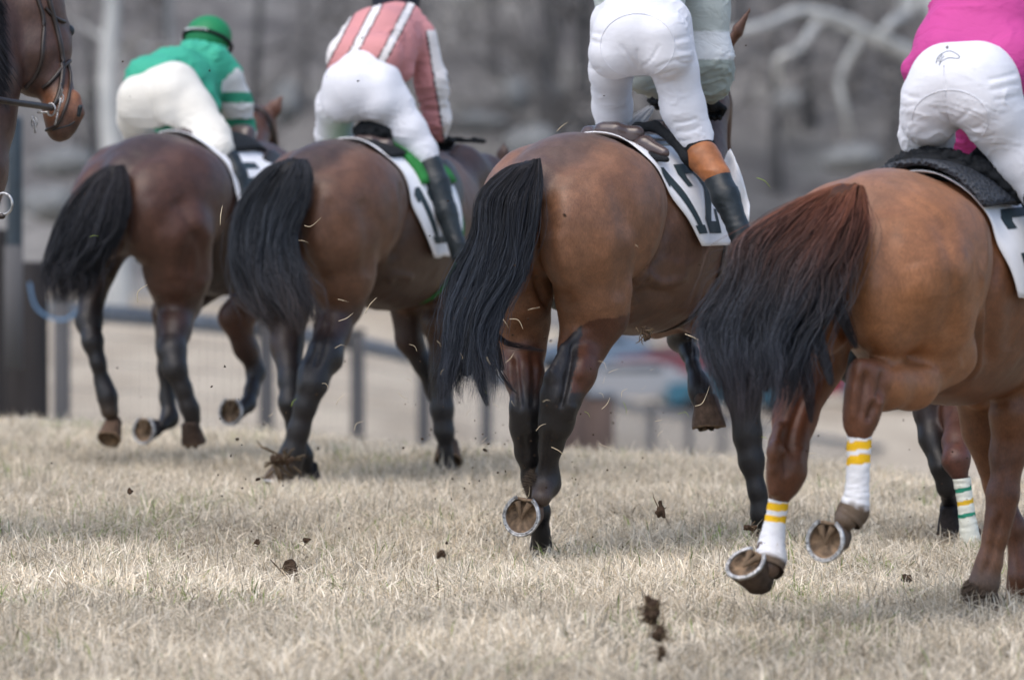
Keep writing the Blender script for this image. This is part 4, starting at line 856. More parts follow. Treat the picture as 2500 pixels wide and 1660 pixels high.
def tuft(F, a, b, n, spread, col, name):
    A, B = F.J(*a), F.J(*b); P = np.stack([A+(B-A)*t for t in np.linspace(0, 1, 8)])[None]+rng.normal(0, spread, (n, 1, 3))*np.linspace(.4, 1.3, 8)[None, :, None]
    return strands(P, np.full(n, .0012), np.tile(np.array(col), (n, 8, 1)), name, M['hair'], F.root)
tuft(F12, (1590, 265, 1.4), (1535, 322, 1.1), 320, .012, (.65, .63, .62), 'white_withers_hair')

# ------------------------------------------------------------------ riders
def seam(F, parent, bvh, pts, r, mat, closed=True, off=.001):
    P = []
    for q in pts:
        hit = pix_hit(F, bvh, *q)
        if hit is not None: P.append(hit[0]+hit[1]*off)
    if len(P) > 2:
        V, Q = tube(P, r, 5); mk('seam', V, Q, mat, parent)
def glove(F, parent, wrist, knuck, r=.036, name='glove'):
    """a closed hand: palm, four curled fingers of unequal length and a thumb leaving the side of the palm"""
    w, k = F.pt(wrist), F.pt(knuck); d = (k-w); L = .10; d = d/np.linalg.norm(d); side = np.cross(d, [0, 0, 1.]); side /= np.linalg.norm(side); dn = np.cross(side, d)
    if dn[2] > 0: dn = -dn
    P = [Cap(w, w+d*.03, r*.8, r*.9, .01), Cap(w+d*.02, w+d*.085, r*.62, r*.62, .012, None, None, (side, 1.35))]
    for i, ln in enumerate((.92, 1.0, .95, .78)):
        o = w+d*.09+side*(.030-.020*i); a = o+d*.022*ln+dn*.012; b_ = a+dn*.026*ln-d*.004; c_ = b_-d*.026*ln+dn*.002
        P += [Cap(o, a, .0098, .0095, .006), Cap(a, b_, .0095, .009, .004), Cap(b_, c_, .009, .0078, .004)]
    t0 = w+d*.035+side*.030; t1 = t0+side*.022+d*.03+dn*.01; t2 = t1-side*.012+d*.028+dn*.016
    P += [Cap(t0, t1, .013, .011, .008), Cap(t1, t2, .011, .0088, .004)]
    return sdf_obj(name, P, .004, M['black'], parent, smooth=1)
def folds(amp):
    def fn(V):
        q = V+(fbm(V, 4, 2)[:, None]-.5)*.25; n = fbm(q*np.array([1, .6, 3.2]), 11, 2); rdg = np.clip(.09-np.abs(n-.5), 0, .09)/.09; msk = np.clip((fbm(V+7, 5, 2)-.45)*6, 0, 1)
        return rdg**1.5*msk*amp+(fbm(V, 6, 2)-.5)*amp*.8
    return fn
def wrinkle(amp, f=9, seedv=0, dirv=(1, 1, 2.2)):
    D = np.array(dirv)
    def fn(V):
        n = fbm((V+seedv)*D, f, 3); r = 1-np.abs(2*fbm((V+seedv+3)*D, f*.8, 2)-1)*2.2
        return (n-.5)*amp + np.clip(r-.6, 0, .4)*amp*1.6
    return fn
def make_rider(F, label, breech, jacket, jcol, jackfn, boots, helm, hcol, hands, bmat='white', cuffs=None, hair=None, jmat='silk', head=None, seams=None, wr=.003, torso_k=.05, cre=None):
    """breech = list of chains; jacket = list of chains; boots = list of (chain); all in (px,py,s,r)"""
    pc = F.pt(breech[0][0]); R = empty('rider', (0, 0, 0)); tag(R, label, 'person', 'jockeys riding in the race')
    R.matrix_world = F.root.matrix_world @ Matrix.Translation(Vector(pc))
    R.location = Vector(F.o)+Matrix.Rotation(math.pi/2-F.th, 3, 'Z')@Vector(pc); R.rotation_euler = (0, 0, math.pi/2-F.th)
    off = Vector(-pc)
    def shift(o):     # geometry is made in the horse's frame; move it into the rider's
        o.data.transform(Matrix.Translation(off)); o.parent = R; return o
    T = empty('tmp'); made = []
    BP = []; JP = []
    BP = [Grp(F.chain(breech[0], .03)+[q for c in breech[1:3] for q in F.chain(c, .03)], .02)]+[Grp(F.chain(c, .03), .022) for c in breech[3:]]
    for c in jacket: JP += F.chain(c, torso_k, jcol)
    for p in BP: p.ca = None
    if len(breech) > 3 or True:
        pass
    bre = sdf_obj('breeches', BP, .0065, M[bmat], None, None, folds(.0045), smooth=3); 
    if cre: sculpt(F, bre, cre)
    bv = body_bvh(bre)
    if seams:
        for s_ in seams: 
            before = set(bpy.data.objects); seam(F, None, bv, s_, .0015, M[bmat]); 
            for o in set(bpy.data.objects)-before: o.data.transform(Matrix.Translation(off)); o.parent = bre
    shift(bre)
    jk = sdf_obj('jacket', JP, .009, M[jmat], None, (lambda V, c: jackfn(F, V, c)) if jackfn else None, folds(.011), smooth=2); shift(jk)
    # the body inside the clothes, one continuous surface with neck and head
    inner = []
    for c in breech+jacket: inner += F.chain([(q[0], q[1], q[2], q[3]*.86) if q[0] != 'L' else q for q in c], .04)
    hp = [F.pt(q) for q in head[0]]; 
    inner += [Cap(hp[0], hp[1], .058, .055, .03), Ell(hp[2], (.078, .072, .095), .03)]
    fw = np.array(head[1], float); fw /= np.linalg.norm(fw); rt = np.cross(fw, [0, 0, 1.]); rt /= np.linalg.norm(rt); upv = np.cross(rt, fw); hc = hp[2]
    inner += [Cap(hc+fw*.07-upv*.005, hc+fw*.098-upv*.025, .012, .014, .012), Cap(hc+fw*.055-upv*.06, hc+fw*.07-upv*.085, .03, .028, .02)]   # nose, jaw
    for sg in (-1, 1): inner += [Ell(hc+rt*sg*.074-upv*.01, (.014, .014, .026), .006), Ell(hc+fw*.066+rt*sg*.03+upv*.01, (.012, .012, .01), .004)]
    body = sdf_obj('body', inner, .011, M['skin'], None); shift(body)
    for c in boots:
        if isinstance(c, dict): pts, mat, nm = c['pts'], c['mat'], c['name']
        else: pts, mat, nm = c, 'boot', 'boot'
        shift(sdf_obj(nm, F.chain(pts, .02), .007, M[mat], None, None, wrinkle(.0035, 10, 2, (1, 1, 2.5))))
    if hair: shift(sdf_obj('hair', F.chain(hair, .02), .007, M['hairp'], None, None, wrinkle(.02, 30)))
    hm, nt2, hb = newmat('helmet_cover', .55, .3, hcol); bump(nt2, hb, noise(nt2, 20, 3), .3, .01)
    he = sdf_obj('helmet', [Ell(hc+upv*.035, (.115, .112, .105), .02), Cap(hc+upv*.0+fw*.10, hc+upv*.0+fw*.15, .03, .018, .03, None, None, (upv, .35)), Ell(hc-upv*.11, (.2, .2, .10), .01, None, None, True)], .007, hm, None); shift(he)
    if helm: helm(F, he, hc, fw, rt, upv, off)
    for (w_, k_) in hands:
        before = set(bpy.data.objects); gl = glove(F, None, w_, k_); shift(gl)
    bpy.data.objects.remove(T); return R

# rider of horse 12
GR = (.47, .52, .50); GRd = (.34, .39, .36); WH = (.68, .71, .73)
def jf12(F, V, c):
    s_, y0 = 0, 0
    c = np.tile(np.array(GR), (len(V), 1)); w = V@F.R; z = (w+F.o)[:, 2]; x = (w+F.o)[:, 0]; Y = (w+F.o)[:, 1]
    px = x/Y*FPX+1250; arm = (px > 1680)
    zz = lambda py: CAM_H-(py-330)/FPX*33.1
    m = arm & (z < zz(78)) & (z > zz(150)); c[m] = WH
    m = arm & (z <= zz(150)); c[m] = GRd
    return c
R12 = make_rider(F12, 'rider in white breeches and tan-topped boot standing above the bay number 12',
 breech=[[(1562, 40, .86, 104), (1562, 82, .82, 106)], [(1505, 82, .76, 60), (1500, 130, .76, 66)], [(1622, 82, .76, 60), (1628, 130, .78, 66)], [(1510, 60, .86, 72), (1492, 170, .95, 54), (1495, 260, 1.10, 49), (1502, 330, 1.2, 45), ('L', 1.15, .33, 1.38, .062)],
         [(1620, 60, .86, 72), (1648, 170, .86, 56), (1668, 265, .90, 54), (1692, 326, .92, 45), (1707, 356, .92, 36)]],
 jacket=[[(1562, 5, .98, 108), (1590, -90, 1.15, 108), (1625, -170, 1.32, 85)], [(1560, -10, .90, 112), (1562, 20, .9, 108)], [(1700, -130, 1.35, 58), (1722, 20, 1.40, 58), (1727, 140, 1.42, 60), (1738, 195, 1.46, 44), (1737, 235, 1.54, 22)], [(1530, -140, 1.38, 55), (1520, 40, 1.45, 54), (1560, 170, 1.55, 48), (1600, 222, 1.66, 26)]],
 jcol=GR, jackfn=jf12,
 boots=[dict(pts=[(1704, 358, .92, 42), (1713, 376, .91, 41)], mat='black', name='sock'), dict(pts=[(1716, 384, .90, 44), (1750, 428, .88, 34)], mat='tan', name='boot_top'),
        dict(pts=[(1752, 436, .88, 34), (1772, 480, .86, 34), (1805, 565, .84, 26), (1814, 600, .83, 24), (1832, 628, .93, 19)], mat='boot', name='boot'),
        dict(pts=[('L', 1.14, .34, 1.34, .066), ('L', 1.08, .37, 1.2, .058), ('L', 1.0, .39, .98, .042), ('L', 1.12, .38, .93, .034)], mat='boot', name='boot')],
 helm=None, hcol=(.02, .03, .10), hands=[((1730, 248, 1.56), (1740, 268, 1.66)), ((1604, 228, 1.68), (1625, 245, 1.78))],
 head=([(1625, -190, 1.38), (1638, -230, 1.45), (1648, -270, 1.52)], (1, 0, -.1)),
 seams=[[(1556+a*math.cos(t)*1.0, 112+b*math.sin(t)) for t in np.linspace(0, 2*math.pi, 60)] for a, b in ((90, 78),)], cre=[([(1430, 74), (1450, 82), (1472, 84)], 4.0, -0.0026), ([(1434, 92), (1452, 104), (1470, 106)], 4.0, -0.0026), ([(1436, 165), (1450, 170), (1466, 168)], 4.0, -0.0026), ([(1645, 98), (1670, 92), (1694, 82)], 4.0, -0.0026), ([(1650, 122), (1675, 124), (1696, 118)], 4.0, -0.0026), ([(1648, 150), (1672, 156), (1696, 152)], 4.0, -0.0026), ([(1600, 168), (1640, 150), (1690, 140)], 4.0, -0.0026), ([(1585, 192), (1620, 182), (1655, 172)], 4.0, -0.0026), ([(1592, 212), (1625, 205), (1650, 196)], 4.0, -0.0026), ([(1556, 168), (1535, 140), (1512, 108)], 4.0, -0.0026), ([(1562, 168), (1590, 145), (1610, 110)], 4.0, -0.0026), ([(1640, 300), (1670, 300), (1705, 288)], 4.0, -0.0026), ([(1650, 322), (1680, 322), (1712, 308)], 4.0, -0.0026), ([(1655, 345), (1690, 342)], 4.0, -0.0026), ([(1480, 300), (1515, 310), (1535, 300)], 4.0, -0.0026), ([(1555, 120), (1557, 150), (1557, 172)], 4.0, -0.0026), ([(1432, 83), (1460, 94)], 4.0, 0.002), ([(1648, 110), (1690, 102)], 4.0, 0.002), ([(1652, 138), (1692, 136)], 4.0, 0.002), ([(1590, 200), (1640, 186)], 4.0, 0.002), ([(1545, 170), (1522, 125)], 4.0, 0.002), ([(1645, 312), (1700, 300)], 4.0, 0.002)])
# rider of horse 3
MG = (.50, .060, .26)
def jf3(F, V, c):
    return c
R3 = make_rider(F3, 'rider in a loose magenta silk top and white breeches, crouched over chestnut number 3',
 breech=[[(2318, 205, .82, 104), (2385, 205, .82, 108)], [(2276, 250, .80, 80), (2270, 285, .82, 74)], [(2405, 250, .80, 88), (2425, 282, .82, 80)], [(2275, 240, .86, 80), (2262, 330, .92, 66), (2268, 393, 1.05, 56), (2275, 440, 1.15, 48), ('L', 1.2, .34, 1.22, .055)],
         [(2405, 240, .84, 92), (2445, 312, .86, 72), (2492, 392, .90, 62), (2540, 470, .92, 52)]],
 jacket=[[(2355, 135, 1.0, 118), (2410, 60, 1.08, 140), (2480, 30, 1.35, 120)], [(2330, 125, .95, 100), (2460, 150, .95, 92)], [(2222, 165, .86, 14), (2300, 120, .84, 30)], [(2224, 178, .88, 16), (2216, 205, .9, 7)], [(2580, 0, 1.4, 70), (2640, 180, 1.5, 60), (2620, 300, 1.65, 40)], [(2400, 30, 1.4, 70), (2375, 250, 1.5, 62), (2358, 330, 1.6, 50), (2375, 385, 1.68, 34)]],
 jcol=MG, jackfn=jf3,
 boots=[dict(pts=[('L', 1.18, .36, 1.16, .06), ('L', 1.1, .38, 1.0, .054), ('L', 1.0, .40, .82, .042), ('L', 1.12, .40, .77, .034)], mat='boot', name='boot'), dict(pts=[(2545, 480, .90, 50), (2580, 600, .86, 46), (2620, 700, .84, 34), (2640, 730, .94, 26)], mat='boot', name='boot')],
 helm=None, hcol=(.6, .5, .05), hands=[((2620, 310, 1.68), (2630, 330, 1.78)), ((2404, 385, 1.72), (2430, 395, 1.8))],
 head=([(2510, -20, 1.42), (2525, -60, 1.5), (2540, -110, 1.58)], (1, 0, -.1)),
 seams=[[(2320+93*math.cos(t), 292+72*math.sin(t)) for t in np.linspace(-2.6-.6, .6, 50)], [(2304, 160), (2305, 180), (2307, 230), (2310, 280), (2316, 300)]], cre=[([(2196, 225), (2225, 238), (2245, 240)], 4.5, -0.0028), ([(2192, 255), (2215, 262), (2240, 256)], 4.5, -0.0028), ([(2410, 196), (2450, 188), (2490, 176)], 4.5, -0.0028), ([(2415, 222), (2455, 214), (2498, 204)], 4.5, -0.0028), ([(2425, 245), (2465, 240), (2500, 232)], 4.5, -0.0028), ([(2326, 305), (2300, 285), (2280, 262)], 4.5, -0.0028), ([(2330, 300), (2352, 285), (2372, 262)], 4.5, -0.0028), ([(2340, 312), (2370, 318), (2400, 305)], 4.5, -0.0028), ([(2360, 330), (2395, 340), (2430, 330)], 4.5, -0.0028), ([(2215, 360), (2250, 372), (2280, 366)], 4.5, -0.0028), ([(2308, 190), (2309, 250), (2315, 300)], 4.5, -0.0028), ([(2412, 208), (2492, 192)], 4.5, 0.002), ([(2350, 322), (2410, 322)], 4.5, 0.002), ([(2310, 300), (2286, 275)], 4.5, 0.002)], wr=.0035, torso_k=.06)
# horse-head emblem drawn in thin black lines on the waistband
bre3 = [o for o in R3.children if o.name.startswith('breeches')][0]; jk3 = [o for o in R3.children if o.name.startswith('jacket')][0]
def on_px(F, bvh, pts, off=.002):
    out = []
    for q in pts:
        hit = pix_hit(F, bvh, *q)
        if hit is not None: out.append(hit[0]+hit[1]*off)
    return out
pc3 = F3.pt((2320, 200, .86)); bv3 = body_bvh(bre3)
class _S: pass
def emb(F, R, bre, lines, r):
    o_ = np.array(F.R@(np.array(R.location)-F.o)); 
    vs = [Vector(v.co)+Vector(o_) for v in bre.data.vertices]; bv = BVHTree.FromPolygons(vs, [p.vertices[:] for p in bre.data.polygons]); mb = MB()
    for ln in lines:
        P = on_px(F, bv, smooth2(ln), .002)
        if len(P) > 2: V, Q = tube(P, r, 4); mb.add(V-o_, Q)
    if mb.V: mb.build('emblem', M['digit'], bre, False)
def smooth2(ln): return smoothpath([(a, b, 0) for a, b in ln], 4)[:, :2]
emb(F3, R3, bre3, [[(2308, 128), (2320, 126), (2334, 132), (2343, 139), (2340, 144), (2328, 143), (2318, 142)], [(2318, 142), (2306, 147), (2297, 153), (2293, 161)], [(2308, 128), (2296, 135), (2288, 145), (2286, 157)], [(2302, 134), (2293, 144), (2290, 151)], [(2306, 138), (2298, 146), (2294, 153)]], .0010)
# rider of horse 11
PK = (.56, .25, .255); BK = (.03, .015, .02); WS = (.72, .70, .70)
def bands(c, u, segs):
    for a, b, col in segs: c[(u > a) & (u < b)] = col
def projpx(F, V):
    w = V@F.R+F.o; c_, s_ = math.cos(PITCH), math.sin(PITCH); dz = w[:, 2]-CAM_H
    dep = w[:, 1]*c_-dz*s_; up = w[:, 1]*s_+dz*c_
    return 1250+w[:, 0]/dep*FPX, 830-up/dep*FPX
def jf11(F, V, c):
    px, py = projpx(F, V); c = np.tile(np.array(PK), (len(V), 1)); arm = (px > 1017) & (py > 75+(1051-px)*.2)
    # body stripes running up the back, fanning out from the waist (panel seams of the garment)
    q = px-(110-py)*.52
    bb = ~arm
    for x0 in (803, 862, 942, 1100):
        a = bb & (np.abs(q-x0-10) < 13.5); c[a] = BK; a = bb & (np.abs(q-x0-10) < 9.5); c[a] = WS
    q2 = px-1043-(py-90)*.165
    a = arm & (q2 > -3) & (q2 < 38); c[a] = BK; a = arm & (q2 > 1.5) & (q2 < 33); c[a] = WS
    return c
def helm_plain(col):
    def fn(F, he, hc, fw, rt, upv, off): pass
    return fn
R11 = make_rider(F11, 'rider in a pink jacket with white stripes leaning over the dark bay number 11',
 breech=[[(905, 160, .94, 50), (892, 185, .88, 72), (880, 212, .85, 88)], [(838, 222, .82, 50), (834, 252, .82, 50)], [(922, 222, .82, 52), (930, 248, .82, 52)], [(845, 205, .86, 58), (822, 260, .95, 50), (815, 330, 1.1, 45), (822, 380, 1.2, 40), ('L', 1.2, .33, 1.32, .055)],
         [(925, 205, .86, 60), (958, 258, .88, 50), (1000, 320, .90, 43), (1032, 368, .92, 35), (1042, 388, .92, 30)]],
 jacket=[[(878, 158, .95, 82), (925, 110, 1.12, 92), (970, 80, 1.35, 78)], [(850, 130, .90, 46), (935, 135, .9, 52)], [(1032, 92, 1.38, 36), (1052, 200, 1.42, 38), (1068, 290, 1.48, 30), (1072, 328, 1.52, 20)], [(905, 60, 1.38, 40), (893, 200, 1.44, 36), (915, 300, 1.52, 30), (935, 330, 1.56, 20)], [(965, 150, 1.1, 40), (985, 175, 1.12, 26)]],
 jcol=PK, jackfn=jf11,
 boots=[dict(pts=[(1050, 402, .92, 32), (1066, 450, .90, 32), (1090, 520, .88, 27), (1116, 598, .86, 21), (1122, 622, .86, 20), (1140, 642, .96, 16)], mat='boot', name='boot'), dict(pts=[('L', 1.18, .34, 1.28, .062), ('L', 1.08, .37, 1.1, .056), ('L', 1.0, .39, .90, .042), ('L', 1.12, .38, .86, .034)], mat='boot', name='boot')],
 helm=None, hcol=(.015, .02, .035), hands=[((1073, 334, 1.54), (1082, 346, 1.64)), ((938, 336, 1.58), (950, 348, 1.68))], hair=[(935, 36, 1.44, 22), (975, 44, 1.44, 26), (1008, 48, 1.45, 20)],
 head=([(985, 70, 1.40), (978, 40, 1.44), (966, 16, 1.48)], (1, -.1, -.05)))
# rider of horse 5
GN = (.045, .36, .24); GD = (.03, .26, .16); WG = (.70, .71, .70)
def jf5(F, V, c):
    px, py = projpx(F, V); c = np.tile(np.array(GN), (len(V), 1)); arm = (px > 541) & (py > 165+np.abs(px-580)*.9)
    c[arm] = WG; c[arm & (py > 226) & (py < 250)] = GD; c[arm & (py > 290) & (py < 319)] = GD; c[arm & (py > 335)] = (.50, .48, .40)
    return c
def helm5(F, he, hc, fw, rt, upv, off):
    an = np.linspace(0, 2*np.pi, 40); z = .0
    P = [hc+upv*(.012-.02*np.cos(a)*1)+fw*.121*np.cos(a)+rt*.118*np.sin(a) for a in an]; V, Q = tube(P, .009, 6); o = mk('helmet_band', V+np.array(off), Q, M['black'], he)
    # pale lettering patch on the back of the band
    mb = MB()
    for i in range(9):
        a = math.pi+(-.46+.115*i)*1.0; p = hc+upv*.033+fw*.132*math.cos(a)+rt*.129*math.sin(a)
        n_ = fw*math.cos(a)+rt*math.sin(a); tg = np.cross(upv, n_); R_ = np.stack([tg, n_, upv], 1)
        for dx, dz_, w_, h_ in ((-.004, 0, .002, .012), (.004, 0, .002, .012), (0, .005*(1 if i % 2 else -1), .008, .002)):
            q = p+tg*dx+upv*dz_; q0 = MB().box(q, (w_, .002, h_), R_); o2 = q0
            mb.add(np.concatenate(q0.V), np.concatenate(q0.Q))
    o = mb.build('lettering', M['numcloth'], None, False); o.data.transform(Matrix.Translation(off)); o.parent = he
R5 = make_rider(F5, 'rider in green jacket, green helmet and cream breeches, leftmost of the jockeys',
 breech=[[(398, 202, .92, 46), (392, 218, .88, 62), (372, 240, .85, 76)], [(334, 240, .80, 50), (332, 265, .80, 48)], [(418, 232, .80, 56), (425, 258, .80, 52)], [(340, 240, .86, 50), (330, 290, .98, 44), (342, 345, 1.15, 38), ('L', 1.15, .34, 1.40, .05)],
         [(425, 215, .86, 66), (470, 270, .84, 55), (518, 335, .80, 46), (532, 365, .76, 38), (532, 382, .76, 32)]],
 jacket=[[(378, 212, .95, 74), (430, 198, 1.10, 78), (505, 208, 1.35, 66)], [(362, 196, .88, 56), (405, 192, .9, 52)], [(560, 180, 1.36, 34), (575, 250, 1.44, 38), (592, 325, 1.5, 30), (584, 360, 1.52, 22)], [(520, 150, 1.3, 45), (470, 130, 1.25, 34)], [(430, 180, 1.4, 38), (400, 280, 1.46, 30), (400, 320, 1.52, 22)], [(500, 240, 1.15, 34), (520, 258, 1.18, 22)]],
 jcol=GN, jackfn=jf5,
 boots=[dict(pts=[(556, 392, .78, 32), (574, 430, .76, 31), (600, 500, .74, 24), (608, 530, .74, 22), (628, 548, .84, 18)], mat='boot', name='boot'), dict(pts=[('L', 1.13, .36, 1.36, .06), ('L', 1.05, .38, 1.2, .055), ('L', .98, .40, 1.0, .042), ('L', 1.1, .39, .95, .034)], mat='boot', name='boot')],
 helm=helm5, hcol=(.012, .20, .075), hands=[((582, 366, 1.54), (592, 378, 1.62)), ((404, 326, 1.54), (415, 338, 1.62))], bmat='cream',
 head=([(535, 175, 1.40), (522, 140, 1.44), (506, 108, 1.48)], (1, .0, -.35)))

# ------------------------------------------------------------------ ground
def zg(X, Y):
    X = np.asarray(X, float); Y = np.asarray(Y, float)
    near = (fbm(np.stack([X, Y, X*0], -1), .35, 2)-.5)*.07*np.clip((Y-20)/10, 0, 1)
    z = near
    Yc = 40.6-1.5*np.clip(X, -4, 4); q = np.clip(Y-Yc, 0, None)
    z = z-np.where(Y < 80, .055*q*np.clip(q/3, 0, 1), .055*(80-Yc)); z = z-.034*np.clip(Y-80, 0, 150)
    z = z + .026*np.clip(Y-230, 0, 70) - .05*np.clip(X, -20, 20)*np.clip((Y-200)/100, 0, 1)
    z = z + .36*np.clip(Y-300, 0, 240)
    return z
def sheet(name, xs, ys, mat, fz, off=0):
    X, Y = np.meshgrid(xs, ys); Z = fz(X, Y)+off; V = np.stack([X, Y, Z], -1).reshape(-1, 3); n, m = len(ys), len(xs)
    i = np.arange(n-1)[:, None]*m; j = np.arange(m-1)[None]; Q = np.stack([i+j, i+j+1, i+m+j+1, i+m+j], -1).reshape(-1, 4)
    return mk(name, V, Q, mat)
m, nt, b = newmat('dry_turf', .95, .1)
c = ramp(nt, noise(nt, 1.2, 6, .6), [(.3, (.28, .23, .165)), (.55, (.42, .355, .265)), (.8, (.26, .235, .15))])
c = mul(nt, c, ramp(nt, noise(nt, 40, 5, .7), [(.35, (.6,)*3), (.65, (1.1,)*3)])); nt.links.new(c, b.inputs['Base Color']); bump(nt, b, noise(nt, 60, 5, .7), .8, .02)
M['soil'] = m
gx = np.concatenate([np.linspace(-400, -32, 20), np.linspace(-30, 30, 121), np.linspace(32, 400, 20)])
tag(sheet('ground', gx, np.concatenate([np.linspace(-60, 19, 14), np.arange(20, 56.1, .5)]), M['soil'], zg), kind='structure')
m, nt, b = newmat('pale_meadow', .95, .1)
c = ramp(nt, noise(nt, .35, 6, .65, (1, .25, 1)), [(.3, (.33, .28, .215)), (.6, (.50, .44, .35)), (.8, (.29, .27, .19))]); nt.links.new(mul(nt, c, ramp(nt, noise(nt, 5, 5, .7), [(.35, (.75,)*3), (.65, (1.1,)*3)])), b.inputs['Base Color']); M['meadow'] = m
tag(sheet('field', gx, np.concatenate([np.arange(56, 240, 3), np.linspace(240, 301, 22)]), M['meadow'], zg), kind='structure')
# wooded hillside: leaf litter in greys and browns
m, nt, b = newmat('leaf_litter', 1, .05)
c = ramp(nt, noise(nt, .22, 5, .6), [(.30, (.10, .098, .10)), (.48, (.17, .165, .162)), (.60, (.24, .236, .226)), (.72, (.135, .142, .125))])
c = mul(nt, c, ramp(nt, noise(nt, 1.3, 4, .7), [(.3, (.62,)*3), (.7, (1.3,)*3)])); nt.links.new(c, b.inputs['Base Color'])
M['litter'] = m
tag(sheet('wooded_hill', np.linspace(-400, 400, 161), np.concatenate([np.linspace(301, 360, 40), np.linspace(364, 540, 45)]), M['litter'], lambda X, Y: zg(X, Y)+(fbm(np.stack([X, Y, X*0], -1), .12, 4)-.5)*2.2*np.clip((Y-301)/15, 0, 1)), kind='structure')

# ------------------------------------------------------------------ grass
def blades(name, n, X, Y, hmin, hmax, wid, colfn, lean=1.0):
    Z = zg(X, Y); h = rng.uniform(hmin, hmax, n)*(.55+.9*fbm(np.stack([X*1.3, Y*.6, X*0], -1), 1.6, 2)); az = rng.random(n)*6.283
    ln = np.abs(rng.normal(.55, .45, n))*lean*h; dx, dy = np.cos(az)*ln, np.sin(az)*ln*1.0
    curl = rng.normal(0, .35, n)*h; w = wid*rng.uniform(.6, 1.5, n); wa = rng.normal(0, .9, n); wx, wy = np.cos(wa)*w, np.sin(wa)*w
    V = np.zeros((n, 7, 3)); ts = [0, .4, .75, 1.0]; k = 0
    for i, t in enumerate(ts):
        cx = X+dx*t**1.7+curl*t*(1-t)*1.5; cy = Y+dy*t**1.7; cz = Z-.01+h*t*(1-.35*np.minimum(1, ln/h)*t)
        ww = (1, .9, .6, 0)[i]
        if i < 3:
            V[:, k] = np.stack([cx-wx*ww, cy-wy*ww, cz], -1); V[:, k+1] = np.stack([cx+wx*ww, cy+wy*ww, cz], -1); k += 2
        else: V[:, k] = np.stack([cx, cy, cz], -1)
    b_ = np.arange(n)[:, None]*7; Q = np.concatenate([b_+np.array([[0, 1, 3, 2]]), b_+np.array([[2, 3, 5, 4]])]); T = b_+np.array([[4, 5, 6]])
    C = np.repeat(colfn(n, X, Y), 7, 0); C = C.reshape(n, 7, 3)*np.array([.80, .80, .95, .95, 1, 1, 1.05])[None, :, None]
    return mk(name, V.reshape(-1, 3), [Q, T], M['grass'], None, False, C.reshape(-1, 3))
m, nt, b = newmat('dry_grass', .75, .25); nt.links.new(attr(nt), b.inputs['Base Color']); M['grass'] = m
tr = nt.nodes.new('ShaderNodeBsdfTranslucent'); nt.links.new(attr(nt), tr.inputs[0]); mx = nt.nodes.new('ShaderNodeMixShader'); mx.inputs[0].default_value = .25
nt.links.new(b.outputs[0], mx.inputs[1]); nt.links.new(tr.outputs[0], mx.inputs[2]); nt.links.new(mx.outputs[0], nt.nodes['Material Output'].inputs[0])
def gcol(n, X, Y):
    t = rng.random((n, 1)); base = np.array((.52, .42, .28))*(1-t)+np.array((.95, .88, .74))*t
    nz = fbm(np.stack([X, Y*.5, X*0], -1), 1.1, 3); gp = fbm(np.stack([X, Y*.5, X*0+9], -1), 2.2, 3)
    base *= (.45+1.1*nz)[:, None]*(.7+.6*fbm(np.stack([X, Y, X*0+3], -1), 6, 2))[:, None]
    dark = rng.random(n) < .10+.5*np.clip((fbm(np.stack([X, Y*.4, X*0+15], -1), 1.7, 3)-.5)*3, 0, 1); base[dark] *= .42
    g = rng.random(n) < np.clip((gp-.56)*1.3, .010, .35); gc = np.array((.20, .27, .07))*rng.uniform(.5, 1.5, (n, 1)); base[g] = gc[g]
    return base
def scat(n, d0, d1, marg):
    D = (d0**2+(d1**2-d0**2)*rng.random(n))**.5; X = rng.uniform(-1, 1, n)*(D*.061+marg); return X, D
n = 250000; X, Y = scat(n, 22.5, 48, .9)
keep = fbm(np.stack([X, Y*.6, X*0+4], -1), 1.8, 3)+rng.random(n)*.35 > .40; X, Y = X[keep], Y[keep]
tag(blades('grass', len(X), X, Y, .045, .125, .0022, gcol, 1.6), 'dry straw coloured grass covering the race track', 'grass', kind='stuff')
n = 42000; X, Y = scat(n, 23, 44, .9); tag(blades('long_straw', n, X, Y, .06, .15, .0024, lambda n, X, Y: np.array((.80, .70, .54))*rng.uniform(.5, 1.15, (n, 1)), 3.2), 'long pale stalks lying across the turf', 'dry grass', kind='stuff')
n = 60000; X, Y = scat(n, 47, 70, 1.5); tag(blades('far_grass', n, X, Y, .05, .12, .004, gcol), 'dry grass beyond the crest of the track', 'grass', kind='stuff')
n = 90000; D = rng.uniform(15, 56, n); X = np.where(rng.random(n) < .5, -1, 1)*(D*.061+.85+rng.random(n)**1.5*11); tag(blades('side_grass', n, X, D, .06, .13, .006, gcol, 1.5), 'dry grass to either side of the track', 'grass', kind='stuff')
